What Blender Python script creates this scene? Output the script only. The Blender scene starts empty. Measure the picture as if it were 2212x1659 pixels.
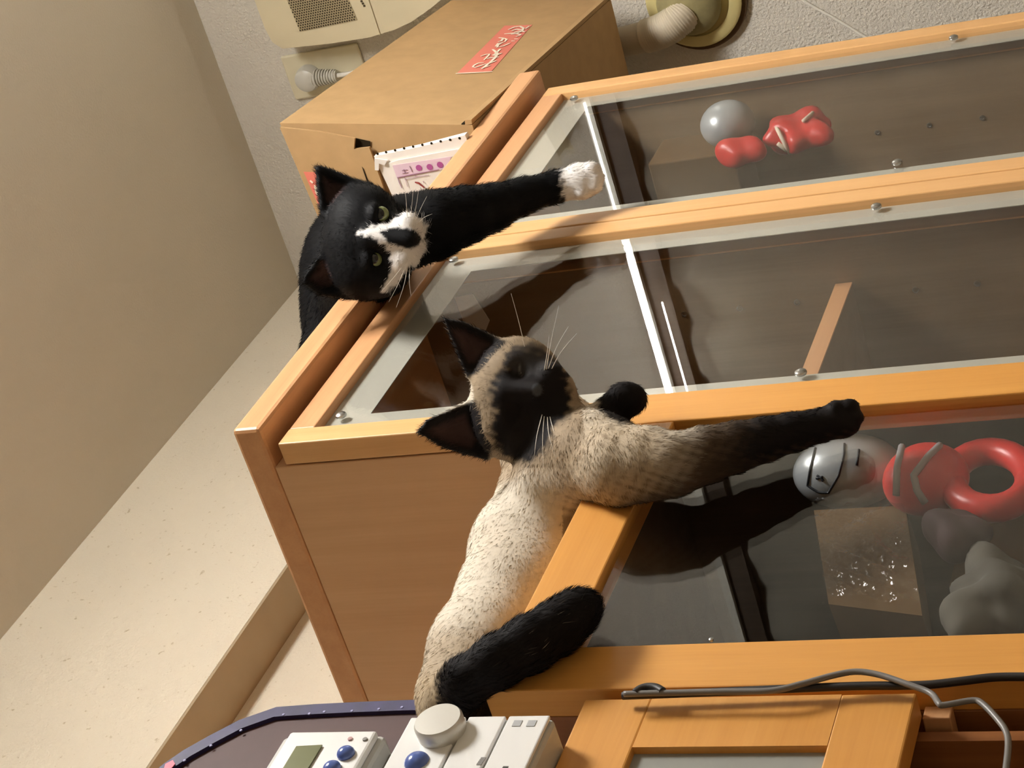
import bpy, bmesh, math, random
import numpy as np
from mathutils import Vector, Matrix

random.seed(4)
rng = np.random.default_rng(4)
scn = bpy.context.scene
COL = scn.collection

# ---------------------------------------------------------------- camera
H = 0.68                                   # the phone is held 0.68 m above the floor
FPX = 4264.56                              # focal length in pixels of the 2212 x 1659 frame
CR = np.array([0.51547544, -0.8527271, -0.08450772])    # right of the upright view
CD = np.array([0.31552551, 0.28057161, -0.90648951])    # down of the upright view
CF = np.array([0.79669864, 0.44060874, 0.41368493])     # looking direction
RM = np.stack([CR, CD, CF])
cam_d = bpy.data.cameras.new('camera')
cam_d.sensor_fit = 'HORIZONTAL'
cam_d.sensor_width = 36.0
cam_d.lens = 36.0 * FPX / 2212.0
cam_d.clip_start = 0.02
cam_d.clip_end = 60
cam = bpy.data.objects.new('camera', cam_d)
COL.objects.link(cam)
# the phone is turned on its side: image right = down in the room, image up = right in the room
cam.matrix_world = Matrix(((CD[0], CR[0], -CF[0], 0), (CD[1], CR[1], -CF[1], 0), (CD[2], CR[2], -CF[2], H), (0, 0, 0, 1)))
scn.camera = cam

# ---------------------------------------------------------------- world, exposure
wd = bpy.data.worlds.new('world')
scn.world = wd
wd.use_nodes = True
wd.node_tree.nodes['Background'].inputs[0].default_value = (0.9, 0.85, 0.75, 1)
wd.node_tree.nodes['Background'].inputs[1].default_value = 0.02
scn.view_settings.view_transform = 'Standard'
scn.view_settings.look = 'None'
scn.view_settings.gamma = 1.0
scn.view_settings.use_curve_mapping = False
scn.view_settings.exposure = 1.62
cy = scn.cycles                           # enough bounces for a closed room behind thin glass
cy.max_bounces = 6
cy.diffuse_bounces = 4
cy.glossy_bounces = 3
cy.transparent_max_bounces = 8
cy.use_adaptive_sampling = True
cy.adaptive_threshold = 0.12
cy.adaptive_min_samples = 16
LAMP_POS = (1.60, -0.16, 1.70)             # ceiling lamp (z above the camera height)
LAMP_R = 0.21
LAMP_E = 27.0
LAMP_COL = (1.0, 0.98, 0.95)
LED_E = 14.0

# ---------------------------------------------------------------- helpers
def lin(c):
    return tuple((v / 255 / 12.92) if v / 255 <= 0.04045 else ((v / 255 + 0.055) / 1.055) ** 2.4 for v in c)

def ray(x, y):
    return RM.T @ np.array([(1659 - y - 829.5) / FPX, (x - 1106.0) / FPX, 1.0])

def at(x, y, X=None, Y=None, Z=None):
    """the point of the room on a plane X=, Y= or Z= (z above the camera) seen at a picture position"""
    d = ray(x, y)
    if X is not None: return d * X / d[0]
    if Y is not None: return d * Y / d[1]
    return d * Z / d[2]

ORG = {}

class MB:
    """collects faces in room coordinates (z above the camera) and links them as one mesh object"""
    def __init__(s):
        s.v = []; s.f = []
    def add(s, vs, fs):
        o = len(s.v)
        s.v += [tuple(map(float, p)) for p in vs]
        s.f += [tuple(i + o for i in q) for q in fs]
        return s
    def box(s, x0, x1, y0, y1, z0, z1):
        return s.hexa([(x0, y0, z0), (x1, y0, z0), (x1, y1, z0), (x0, y1, z0), (x0, y0, z1), (x1, y0, z1), (x1, y1, z1), (x0, y1, z1)])
    def hexa(s, p):
        return s.add(p, [(3, 2, 1, 0), (4, 5, 6, 7), (0, 1, 5, 4), (1, 2, 6, 5), (2, 3, 7, 6), (3, 0, 4, 7)])
    def prism(s, poly, off):
        """closed polygon (3D points) pushed by the vector off"""
        n = len(poly); off = np.array(off, float)
        a = [np.array(p, float) for p in poly]
        nrm = np.zeros(3)
        for i in range(n): nrm += np.cross(a[i], a[(i + 1) % n])
        if nrm @ off > 0: a = a[::-1]
        b = [p + off for p in a]
        fs = [tuple(range(n)), tuple(range(2 * n - 1, n - 1, -1))]
        fs += [(i, i + n, (i + 1) % n + n, (i + 1) % n)[::-1] for i in range(n)]
        fs = [fs[0], fs[1]] + [q[::-1] for q in fs[2:]]
        return s.add(a + b, [fs[0], fs[1]] + [q[::-1] for q in fs[2:]])
    def tube(s, pts, r, n=8, cap=True):
        pts = [np.array(p, float) for p in pts]
        rs = r if hasattr(r, '__len__') else [r] * len(pts)
        t0 = pts[1] - pts[0]; t0 /= np.linalg.norm(t0)
        u = np.cross(t0, (0.3, 0.2, 0.93)); u /= np.linalg.norm(u)
        vs = []
        for i, p in enumerate(pts):
            t = pts[min(i + 1, len(pts) - 1)] - pts[max(i - 1, 0)]
            t /= np.linalg.norm(t)
            u = u - t * (u @ t); u /= np.linalg.norm(u)
            w = np.cross(t, u)
            for k in range(n):
                a = 2 * math.pi * k / n
                vs.append(p + rs[i] * (math.cos(a) * u + math.sin(a) * w))
        fs = []
        for i in range(len(pts) - 1):
            for k in range(n):
                fs.append((i * n + k, i * n + (k + 1) % n, (i + 1) * n + (k + 1) % n, (i + 1) * n + k))
        if cap:
            fs.append(tuple(range(n))[::-1]); fs.append(tuple((len(pts) - 1) * n + k for k in range(n)))
        return s.add(vs, fs)
    def lathe(s, c, axis, prof, n=24, sy=1.0):
        """prof: (radius, distance along axis) pairs"""
        ax = np.array(axis, float); ax /= np.linalg.norm(ax)
        u = np.cross(ax, (0.0, 0.0, 1.0) if abs(ax[2]) < 0.9 else (1.0, 0, 0)); u /= np.linalg.norm(u)
        w = np.cross(ax, u); c = np.array(c, float); vs = []; fs = []
        for (r, h) in prof:
            for k in range(n):
                a = 2 * math.pi * k / n
                vs.append(c + ax * h + r * (math.cos(a) * u + sy * math.sin(a) * w))
        m = len(prof)
        for i in range(m - 1):
            for k in range(n):
                fs.append((i * n + k, i * n + (k + 1) % n, (i + 1) * n + (k + 1) % n, (i + 1) * n + k))
        fs.append(tuple(range(n))[::-1]); fs.append(tuple((m - 1) * n + k for k in range(n)))
        return s.add(vs, fs)
    def ball(s, c, r, n=20, m=12, rot=None):
        c = np.array(c, float); r = np.array(r if hasattr(r, '__len__') else (r, r, r), float)
        vs = [(0, 0, 1)]
        for i in range(1, m):
            t = math.pi * i / m
            for k in range(n):
                a = 2 * math.pi * k / n
                vs.append((math.sin(t) * math.cos(a), math.sin(t) * math.sin(a), math.cos(t)))
        vs.append((0, 0, -1))
        vs = np.array(vs) * r
        if rot is not None: vs = vs @ np.array(rot).T
        fs = [(0, 1 + k, 1 + (k + 1) % n) for k in range(n)]
        for i in range(m - 2):
            for k in range(n):
                a, b = 1 + i * n, 1 + (i + 1) * n
                fs.append((a + k, b + k, b + (k + 1) % n, a + (k + 1) % n))
        e = len(vs) - 1; b = 1 + (m - 2) * n
        fs += [(e, b + (k + 1) % n, b + k) for k in range(n)]
        return s.add(vs + c, fs)
    def build(s, name, mat, parent=None, smooth=False, bevel=0.0, origin=None):
        v = np.array(s.v)
        o = np.array(origin, float) if origin is not None else np.array([(v[:, 0].min() + v[:, 0].max()) / 2, (v[:, 1].min() + v[:, 1].max()) / 2, v[:, 2].min()])
        me = bpy.data.meshes.new(name)
        me.from_pydata((v - o).tolist(), [], s.f)
        me.materials.append(mat)
        ob = bpy.data.objects.new(name, me)
        COL.objects.link(ob)
        base = np.array([0, 0, -H])
        if parent is not None:
            ob.parent = parent; base = ORG[parent.name]
        ob.location = o - base
        ORG[ob.name] = o
        if smooth:
            me.polygons.foreach_set('use_smooth', [True] * len(me.polygons))
            if smooth != 'all': me.set_sharp_from_angle(angle=math.radians(40))
        if bevel:
            b = ob.modifiers.new('bevel', 'BEVEL'); b.width = bevel; b.segments = 2; b.limit_method = 'ANGLE'
        return ob

def tag(o, label, cat, group=None):
    o['label'] = label; o['category'] = cat
    if group: o['group'] = group
    return o

def struct(o):
    o['kind'] = 'structure'
    return o

def thing(name, label, cat, loc, group=None):
    o = bpy.data.objects.new(name, None)
    COL.objects.link(o)
    o.empty_display_size = 0.05
    o.location = (loc[0], loc[1], loc[2] + H)
    ORG[o.name] = np.array(loc, float)
    return tag(o, label, cat, group)

# ---------------------------------------------------------------- materials
class NT:
    def __init__(s, name):
        s.m = bpy.data.materials.new(name); s.m.use_nodes = True
        s.t = s.m.node_tree; s.t.nodes.clear()
        s.out = s.n('ShaderNodeOutputMaterial')
    def n(s, t, **kw):
        q = s.t.nodes.new(t)
        for k, v in kw.items(): setattr(q, k, v)
        return q
    def l(s, a, b): s.t.links.new(a, b)

def bsdf(nt, col=None, rough=0.5, metal=0.0, spec=0.5):
    b = nt.n('ShaderNodeBsdfPrincipled')
    if col is not None: b.inputs['Base Color'].default_value = (*col, 1)
    b.inputs['Roughness'].default_value = rough
    b.inputs['Metallic'].default_value = metal
    b.inputs['Specular IOR Level'].default_value = spec
    return b

def plain(name, c, rough=0.5, metal=0.0, spec=0.5, noise=0.0, scale=60.0, bump=0.0, stretch=(1, 1, 1)):
    """one colour with a little mottling and relief"""
    nt = NT(name); c = lin(c)
    b = bsdf(nt, c, rough, metal, spec)
    nt.l(b.outputs[0], nt.out.inputs[0])
    if noise or bump:
        tc = nt.n('ShaderNodeTexCoord'); mp = nt.n('ShaderNodeMapping'); mp.inputs['Scale'].default_value = stretch
        nt.l(tc.outputs['Object'], mp.inputs[0])
        nz = nt.n('ShaderNodeTexNoise'); nz.inputs['Scale'].default_value = scale; nz.inputs['Detail'].default_value = 4
        nt.l(mp.outputs[0], nz.inputs['Vector'])
        if noise:
            rp = nt.n('ShaderNodeValToRGB')
            rp.color_ramp.elements[0].position = 0.3; rp.color_ramp.elements[1].position = 0.7
            rp.color_ramp.elements[0].color = (*[v * (1 - noise) for v in c], 1)
            rp.color_ramp.elements[1].color = (*[min(1, v * (1 + noise)) for v in c], 1)
            nt.l(nz.outputs['Fac'], rp.inputs[0]); nt.l(rp.outputs[0], b.inputs['Base Color'])
        if bump:
            bp = nt.n('ShaderNodeBump'); bp.inputs['Strength'].default_value = bump; bp.inputs['Distance'].default_value = 0.002
            nt.l(nz.outputs['Fac'], bp.inputs['Height']); nt.l(bp.outputs[0], b.inputs['Normal'])
    return nt.m

def wood(name, c1, c2, axis, rough=0.42, spec=0.4):
    nt = NT(name)
    b = bsdf(nt, None, rough, 0, spec)
    tc = nt.n('ShaderNodeTexCoord'); mp = nt.n('ShaderNodeMapping')
    sc = [26, 26, 26]; sc[axis] = 1.3
    mp.inputs['Scale'].default_value = sc
    nt.l(tc.outputs['Object'], mp.inputs[0])
    nz = nt.n('ShaderNodeTexNoise'); nz.inputs['Scale'].default_value = 1.6; nz.inputs['Detail'].default_value = 6; nz.inputs['Distortion'].default_value = 0.6
    nt.l(mp.outputs[0], nz.inputs['Vector'])
    mp2 = nt.n('ShaderNodeMapping'); sc2 = [420, 420, 420]; sc2[axis] = 14; mp2.inputs['Scale'].default_value = sc2
    nt.l(tc.outputs['Object'], mp2.inputs[0])
    n2 = nt.n('ShaderNodeTexNoise'); n2.inputs['Scale'].default_value = 1.0; n2.inputs['Detail'].default_value = 2
    nt.l(mp2.outputs[0], n2.inputs['Vector'])
    mx = nt.n('ShaderNodeMath', operation='MULTIPLY_ADD'); mx.inputs[1].default_value = 0.35; 
    nt.l(n2.outputs['Fac'], mx.inputs[0]); nt.l(nz.outputs['Fac'], mx.inputs[2])
    rp = nt.n('ShaderNodeValToRGB')
    rp.color_ramp.elements[0].position = 0.42; rp.color_ramp.elements[1].position = 0.9
    rp.color_ramp.elements[0].color = (*lin(c2), 1); rp.color_ramp.elements[1].color = (*lin(c1), 1)
    nt.l(mx.outputs[0], rp.inputs[0]); nt.l(rp.outputs[0], b.inputs['Base Color'])
    nt.l(b.outputs[0], nt.out.inputs[0])
    return nt.m

def wallpaper(name, c, fleck, scale=90, bump=0.35):
    nt = NT(name); b = bsdf(nt, None, 0.85, 0, 0.2)
    tc = nt.n('ShaderNodeTexCoord')
    nz = nt.n('ShaderNodeTexNoise'); nz.inputs['Scale'].default_value = scale; nz.inputs['Detail'].default_value = 5
    nt.l(tc.outputs['Object'], nz.inputs['Vector'])
    big = nt.n('ShaderNodeTexNoise'); big.inputs['Scale'].default_value = 3; big.inputs['Detail'].default_value = 3
    nt.l(tc.outputs['Object'], big.inputs['Vector'])
    r1 = nt.n('ShaderNodeValToRGB')
    cl = lin(c)
    r1.color_ramp.elements[0].color = (*[v * 0.93 for v in cl], 1); r1.color_ramp.elements[1].color = (*[min(1, v * 1.04) for v in cl], 1)
    nt.l(big.outputs['Fac'], r1.inputs[0])
    r2 = nt.n('ShaderNodeValToRGB')
    r2.color_ramp.elements[0].position = 0.25; r2.color_ramp.elements[1].position = 0.34
    r2.color_ramp.elements[0].color = (1, 1, 1, 1); r2.color_ramp.elements[1].color = (0, 0, 0, 1)
    nt.l(nz.outputs['Fac'], r2.inputs[0])
    mx = nt.n('ShaderNodeMixRGB'); mx.inputs[2].default_value = (*lin(fleck), 1)
    nt.l(r2.outputs[0], mx.inputs[0]); nt.l(r1.outputs[0], mx.inputs[1])
    nt.l(mx.outputs[0], b.inputs['Base Color'])
    bp = nt.n('ShaderNodeBump'); bp.inputs['Strength'].default_value = bump; bp.inputs['Distance'].default_value = 0.003
    n3 = nt.n('ShaderNodeTexNoise'); n3.inputs['Scale'].default_value = 260; n3.inputs['Detail'].default_value = 2
    nt.l(tc.outputs['Object'], n3.inputs['Vector'])
    nt.l(n3.outputs['Fac'], bp.inputs['Height']); nt.l(bp.outputs[0], b.inputs['Normal'])
    nt.l(b.outputs[0], nt.out.inputs[0])
    return nt.m

def glass(name, tint=(0.95, 0.95, 0.945), ior=1.5, rough=0.0, wavy=0.0):
    """thin clear pane: see-through, with mirror reflection by Fresnel on both faces"""
    nt = NT(name)
    tr = nt.n('ShaderNodeBsdfTransparent'); tr.inputs[0].default_value = (*tint, 1)
    gl = nt.n('ShaderNodeBsdfGlossy'); gl.inputs['Roughness'].default_value = rough
    ge = nt.n('ShaderNodeNewGeometry')
    mi = nt.n('ShaderNodeMix'); mi.data_type = 'FLOAT'
    mi.inputs[2].default_value = ior; mi.inputs[3].default_value = 1 / ior
    nt.l(ge.outputs['Backfacing'], mi.inputs[0])
    fr = nt.n('ShaderNodeFresnel'); nt.l(mi.outputs[0], fr.inputs['IOR'])
    mx = nt.n('ShaderNodeMixShader')
    nt.l(fr.outputs[0], mx.inputs[0]); nt.l(tr.outputs[0], mx.inputs[1]); nt.l(gl.outputs[0], mx.inputs[2])
    if wavy:
        tc = nt.n('ShaderNodeTexCoord'); nz = nt.n('ShaderNodeTexNoise'); nz.inputs['Scale'].default_value = 45; nz.inputs['Detail'].default_value = 3
        nt.l(tc.outputs['Object'], nz.inputs['Vector'])
        bp = nt.n('ShaderNodeBump'); bp.inputs['Strength'].default_value = wavy; bp.inputs['Distance'].default_value = 0.01
        nt.l(nz.outputs['Fac'], bp.inputs['Height']); nt.l(bp.outputs[0], gl.inputs['Normal'])
    nt.l(mx.outputs[0], nt.out.inputs[0])
    return nt.m

def frosted(name, c, see=0.35):
    nt = NT(name); b = bsdf(nt, lin(c), 0.25, 0, 0.5)
    tr = nt.n('ShaderNodeBsdfTransparent'); tr.inputs[0].default_value = (0.9, 0.9, 0.88, 1)
    mx = nt.n('ShaderNodeMixShader'); mx.inputs[0].default_value = see
    nt.l(b.outputs[0], mx.inputs[1]); nt.l(tr.outputs[0], mx.inputs[2]); nt.l(mx.outputs[0], nt.out.inputs[0])
    return nt.m

def emit(name, col, e):
    nt = NT(name); q = nt.n('ShaderNodeEmission'); q.inputs[0].default_value = (*col, 1); q.inputs[1].default_value = e
    nt.l(q.outputs[0], nt.out.inputs[0]); return nt.m

def coat(name, rough=0.55, spec=0.25, sheen=0.0):
    """animal coat: colour comes from the coat pattern stored on the mesh, with fine hair mottling"""
    nt = NT(name); b = bsdf(nt, None, rough, 0, spec)
    at_ = nt.n('ShaderNodeVertexColor'); at_.layer_name = 'Coat'
    nt.l(at_.outputs[0], b.inputs['Base Color'])
    if sheen:
        b.inputs['Sheen Weight'].default_value = sheen; b.inputs['Sheen Roughness'].default_value = 0.4
    nt.l(b.outputs[0], nt.out.inputs[0]); return nt.m

M = {}
M['wall_a'] = wallpaper('wallpaper_cream', (230, 221, 202), (196, 182, 154), 120)
M['wall_b'] = wallpaper('wallpaper_beige', (216, 210, 198), (206, 198, 184), 90, 0.9)
M['ceil'] = wallpaper('ceiling_paper', (212, 204, 188), (208, 199, 182), 90, 0.15)
M['floor'] = wood('floor_wood', (176, 158, 134), (158, 140, 116), 1)
M['beech_z'] = wood('beech_upright', (230, 182, 124), (216, 164, 106), 2)
M['beech_x'] = wood('beech_lengthwise', (218, 166, 118), (204, 150, 104), 0)
M['beech_y'] = wood('beech_depth', (216, 166, 118), (202, 150, 104), 1)
M['beech_panel'] = wood('beech_side', (222, 180, 138), (212, 168, 126), 2, 0.5)
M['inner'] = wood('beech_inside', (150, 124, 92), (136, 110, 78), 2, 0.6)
M['orange_z'] = wood('pine_orange_upright', (226, 164, 82), (212, 148, 68), 2)
M['orange_x'] = wood('pine_orange_lengthwise', (224, 162, 82), (210, 146, 68), 0)
M['orange_shaded'] = wood('pine_orange_shaded', (160, 104, 58), (134, 84, 46), 2)  # same pine, with the shade of its unlit sides in the colour
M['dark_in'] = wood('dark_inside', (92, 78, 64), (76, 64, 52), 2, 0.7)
M['glass'] = glass('clear_glass')
M['plastic_wrap'] = glass('plastic_wrap', (0.96, 0.96, 0.95), 1.45, 0.08, 1.0)
M['frost'] = frosted('frosted_glass', (208, 206, 194), 0.06)
M['steel'] = plain('brushed_steel', (190, 190, 188), 0.3, 1.0)
M['card'] = plain('cardboard', (180, 147, 104), 0.8, 0, 0.15, 0.05, 40, 0.1)
M['card_dark'] = plain('cardboard_dimmed', (112, 88, 60), 0.85, 0, 0.1, 0.06, 40, 0.1)  # cardboard darkened: dimness of the cabinet interiors put into the colour
M['red_print'] = plain('red_sticker', (222, 122, 104), 0.55)
M['white_print'] = plain('white_print', (240, 226, 205), 0.6)
M['paper'] = plain('paper', (240, 234, 226), 0.7, noise=0.02, scale=25)
M['lilac'] = plain('lilac_print', (226, 200, 214), 0.7)
M['purple'] = plain('purple_print', (176, 86, 150), 0.7)
M['mauve'] = plain('mauve_print', (168, 130, 152), 0.7)
M['redink'] = plain('red_ink', (150, 60, 56), 0.7)
M['hole'] = plain('dark_hole', (40, 32, 20), 0.9, spec=0.1)
M['beige_plastic'] = plain('beige_plastic', (214, 202, 170), 0.45, noise=0.02, scale=12)
M['grille_dark'] = plain('grille_hole', (60, 48, 26), 0.8)
M['grille'] = plain('grille_plate', (176, 162, 128), 0.5)
M['cream_plastic'] = plain('cream_plastic', (216, 208, 180), 0.4, noise=0.02, scale=20)
M['grey_plastic'] = plain('pale_grey_plastic', (206, 204, 194), 0.35)
M['pipe'] = plain('pipe_wrap', (176, 164, 142), 0.75, noise=0.06, scale=30, bump=0.3)
M['tape'] = plain('pipe_tape', (200, 188, 164), 0.5, noise=0.05, scale=40, bump=0.3)
M['putty'] = plain('olive_putty', (150, 140, 98), 0.8, noise=0.25, scale=30, bump=0.6)
M['flange'] = plain('yellowed_plastic', (214, 200, 140), 0.5)
M['flange_rim'] = plain('brown_rim', (86, 62, 36), 0.6)
M['white_plastic'] = plain('white_plastic', (238, 238, 236), 0.3)
M['stereo_grey'] = plain('stereo_grey', (196, 196, 192), 0.4)
M['stereo_under'] = plain('stereo_underside', (150, 146, 140), 0.5)
M['slot'] = plain('slot_grey', (120, 116, 110), 0.5)
M['silver'] = plain('silver_knob', (214, 212, 204), 0.32, 0.35)
M['lcd'] = plain('lcd_green', (118, 122, 84), 0.2, noise=0.1, scale=30)
M['blue'] = plain('blue_button', (84, 108, 178), 0.15, spec=0.8)
M['navy_dot'] = plain('navy_button', (60, 68, 100), 0.3)
M['maroon'] = plain('maroon_board', (72, 43, 39), 0.6, noise=0.05, scale=40)
M['navy'] = plain('navy_rim', (42, 37, 80), 0.5, noise=0.25, scale=60)
M['rim_pale'] = plain('pale_speck', (150, 150, 190), 0.5)
M['pink'] = plain('pink_print', (226, 108, 130), 0.5)
M['cord_black'] = plain('black_cord', (38, 32, 30), 0.5)
M['cord_grey'] = plain('grey_cord', (120, 116, 112), 0.4)
M['white_cord'] = plain('white_cord', (236, 232, 222), 0.5)
M['helmet'] = plain('silver_dome', (196, 202, 206), 0.28, 0.25, noise=0.05, scale=20)
M['ink'] = plain('black_ink', (44, 46, 52), 0.5)
M['red_toy'] = plain('red_vinyl', (216, 50, 48), 0.35, noise=0.08, scale=18)
M['grey_band'] = plain('grey_band', (168, 164, 168), 0.4)
M['dark_cloth'] = plain('dark_cloth', (70, 48, 50), 0.8, noise=0.2, scale=25, bump=0.5)
M['grey_cloth'] = plain('grey_cloth', (92, 88, 80), 0.85, noise=0.2, scale=20, bump=0.5)
M['curtain'] = plain('curtain_cloth', (140, 135, 122), 0.9, noise=0.12, scale=8)
M['lintel'] = plain('dark_lintel', (70, 58, 46), 0.6)
M['rail_white'] = plain('white_rail', (226, 224, 214), 0.4)
M['lamp'] = emit('lamp_diffuser', LAMP_COL, LAMP_E)
M['led'] = emit('led_tube', (1.0, 0.97, 0.9), LED_E)
M['rail_glow'] = emit('unlit_rail_glow', (1.0, 0.97, 0.9), LED_E * 0.16)
M['coat_black'] = coat('tuxedo_coat', 0.6, 0.10)
M['coat_point'] = coat('colourpoint_coat', 0.65, 0.1)
M['whisker'] = plain('whisker', (236, 228, 214), 0.4)

# ================================================================ the room
XB, YW, YB, ZB, ZC = 2.76, 1.3596, 1.2854, 1.387, 1.7727
XL, YF = -1.5, -2.4
T = 0.08
struct(MB().box(XL, XB, YF, YW, -H - 0.05, -H).build('floor', M['floor']))
struct(MB().box(XL, XB, YF, YW, ZC, ZC + T).build('ceiling', M['ceil']))
struct(MB().box(XL, XB, YW, YW + T, -H, ZC).build('wall_back', M['wall_a']))
struct(MB().box(XB, XB + T, YF, YW + T, -H, ZC).build('wall_right', M['wall_b']))
struct(MB().box(XL - T, XL, YF, YW + T, -H, ZC).build('wall_left', M['wall_a']))
struct(MB().box(XL - T, XB + T, YF - T, YF, -H, ZC).build('wall_front', M['wall_a']))
# the bulkhead under the ceiling along the back wall; its underside has its shade painted as a tan strip
struct(MB().box(XL, XB, YB, YW, ZB, ZC).build('trim_1', M['wall_a']))
struct(MB().box(XL, XB, YB + 0.0005, YW, ZB - 0.004, ZB).build('underside_shade', plain('soffit_shade', (176, 158, 128), 0.7, noise=0.03, scale=20)))

# ceiling lamp
lamp = thing('ceiling_lamp', 'round white ceiling lamp glowing warm over the room', 'lamp', (LAMP_POS[0], LAMP_POS[1], LAMP_POS[2]))
MB().lathe((LAMP_POS[0], LAMP_POS[1], ZC), (0, 0, -1), [(0.16, 0), (0.17, 0.03), (0.16, ZC - LAMP_POS[2] - 0.005)], 40).build('lamp_base', M['white_plastic'], lamp, smooth=True)
MB().lathe((LAMP_POS[0], LAMP_POS[1], LAMP_POS[2]), (0, 0, -1), [(LAMP_R, -0.02), (LAMP_R + 0.005, 0.0), (LAMP_R, 0.03), (LAMP_R * 0.8, 0.05), (0.02, 0.06)], 48).build('diffuser', M['lamp'], lamp, smooth=True)

# curtain rail with a strip light on the right wall, mirrored in the glass doors
led = thing('strip_light', 'thin white strip light above the curtain on the beige wall', 'lamp', (XB - 0.03, 0.0, 1.10))
MB().box(XB - 0.05, XB, -0.9, 0.72, 1.123, 1.137).build('housing', M['rail_white'], led)
MB().tube([(XB - 0.056, -0.10, 1.130), (XB - 0.056, 0.40, 1.130)], 0.0040, 12).build('tube', M['led'], led, smooth=True)
MB().tube([(XB - 0.056, 0.402, 1.130), (XB - 0.056, 0.64, 1.130)], 0.0022, 8).build('tube', M['rail_glow'], led, smooth=True)  # glow added along the unlit rail for its dim line in the glass
MB().tube([(XB - 0.056, -0.10, 1.096), (XB - 0.056, 0.28, 1.096)], 0.0016, 8).build('tube', M['led'], led, smooth=True)
struct(MB().box(XB - 0.04, XB, -1.3, 0.72, 1.085, 1.123).build('trim_3', M['lintel']))
cu = MB(); n = 90; vs = []; fs = []
for i in range(n + 1):
    y = -1.25 + 1.97 * i / n
    x = XB - 0.022 - 0.007 * math.sin(i * 0.9) - 0.003 * math.sin(i * 2.3 + 1)
    vs += [(x, y, -0.55), (x, y, 1.085), (x + 0.004, y, -0.55), (x + 0.004, y, 1.085)]
for i in range(n):
    a, b = 4 * i, 4 * (i + 1)
    fs += [(a, b, b + 1, a + 1), (a + 2, a + 3, b + 3, b + 2), (a + 1, b + 1, b + 3, a + 3), (a, a + 2, b + 2, b)]
tag(cu.add(vs, fs).build('curtain', M['curtain'], smooth='all'), 'pale grey-green curtain hanging under the strip light', 'curtain')

# ================================================================ tall beech cabinet
TX0, TX1, TYF, TYB, TZ = 1.4055, 2.278, 0.7996, 1.355, 1.0345
TD, TP = 0.819, 0.8447            # door front plane, panel front plane
tall = thing('glass_cabinet', 'tall light beech cabinet with two frosted-edge glass doors under the cardboard box', 'cabinet', ((TX0 + TX1) / 2, 1.07, -H))
MB().box(TX0 - 0.001, TX1 + 0.012, TYF, TYB, TZ - 0.031, TZ).build('top_board', M['beech_x'], tall, bevel=0.004)
MB().box(TX0, TX0 + 0.02, TP, TYB, -H, TZ - 0.031).build('side_panel', M['beech_panel'], tall, bevel=0.0012)
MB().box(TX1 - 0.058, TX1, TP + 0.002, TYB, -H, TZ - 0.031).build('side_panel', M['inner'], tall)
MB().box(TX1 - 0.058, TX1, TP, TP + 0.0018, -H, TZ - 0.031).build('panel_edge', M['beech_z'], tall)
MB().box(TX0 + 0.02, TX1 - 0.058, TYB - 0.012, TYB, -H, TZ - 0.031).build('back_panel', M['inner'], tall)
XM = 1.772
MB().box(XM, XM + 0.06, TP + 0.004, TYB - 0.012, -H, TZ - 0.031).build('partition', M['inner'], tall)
MB().box(XM, XM + 0.06, TP + 0.002, TP + 0.0038, -H, TZ - 0.031).build('partition_edge', M['beech_z'], tall)
MB().box(TX0 + 0.02, XM, TP, TYB - 0.012, -H, -H + 0.08).build('plinth', M['beech_x'], tall)
# shelves
for (x0, x1) in ((TX0 + 0.0205, XM - 0.0005), (XM + 0.0605, TX1 - 0.0585)):
    for z in ((0.511,), (0.22,)):
        if x0 > 1.8 and z[0] > 0.5: continue
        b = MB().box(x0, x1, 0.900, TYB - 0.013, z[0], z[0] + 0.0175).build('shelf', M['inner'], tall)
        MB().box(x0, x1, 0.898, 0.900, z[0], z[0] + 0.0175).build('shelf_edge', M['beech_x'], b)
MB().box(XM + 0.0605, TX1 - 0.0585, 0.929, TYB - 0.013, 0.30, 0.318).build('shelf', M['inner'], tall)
# shelf-pin sockets
for k in range(-2, 5):
    z = 0.4486 + 0.0622 * k
    if abs(z - 0.519) < 0.02: continue
    MB().lathe((XM, 0.9146, z), (-1, 0, 0), [(0.0032, 0), (0.0034, 0.0012), (0.0022, 0.0014), (0.0018, 0.0004)], 12).build('pin_socket', M['steel'], tall, smooth=True)
for k in range(-3, 3):
    MB().lathe((TX1 - 0.058, 0.9253, 0.503 + 0.0639 * k), (-1, 0, 0), [(0.0032, 0), (0.0034, 0.0012), (0.0022, 0.0014), (0.0018, 0.0004)], 12).build('pin_socket', M['steel'], tall, smooth=True)

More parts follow.
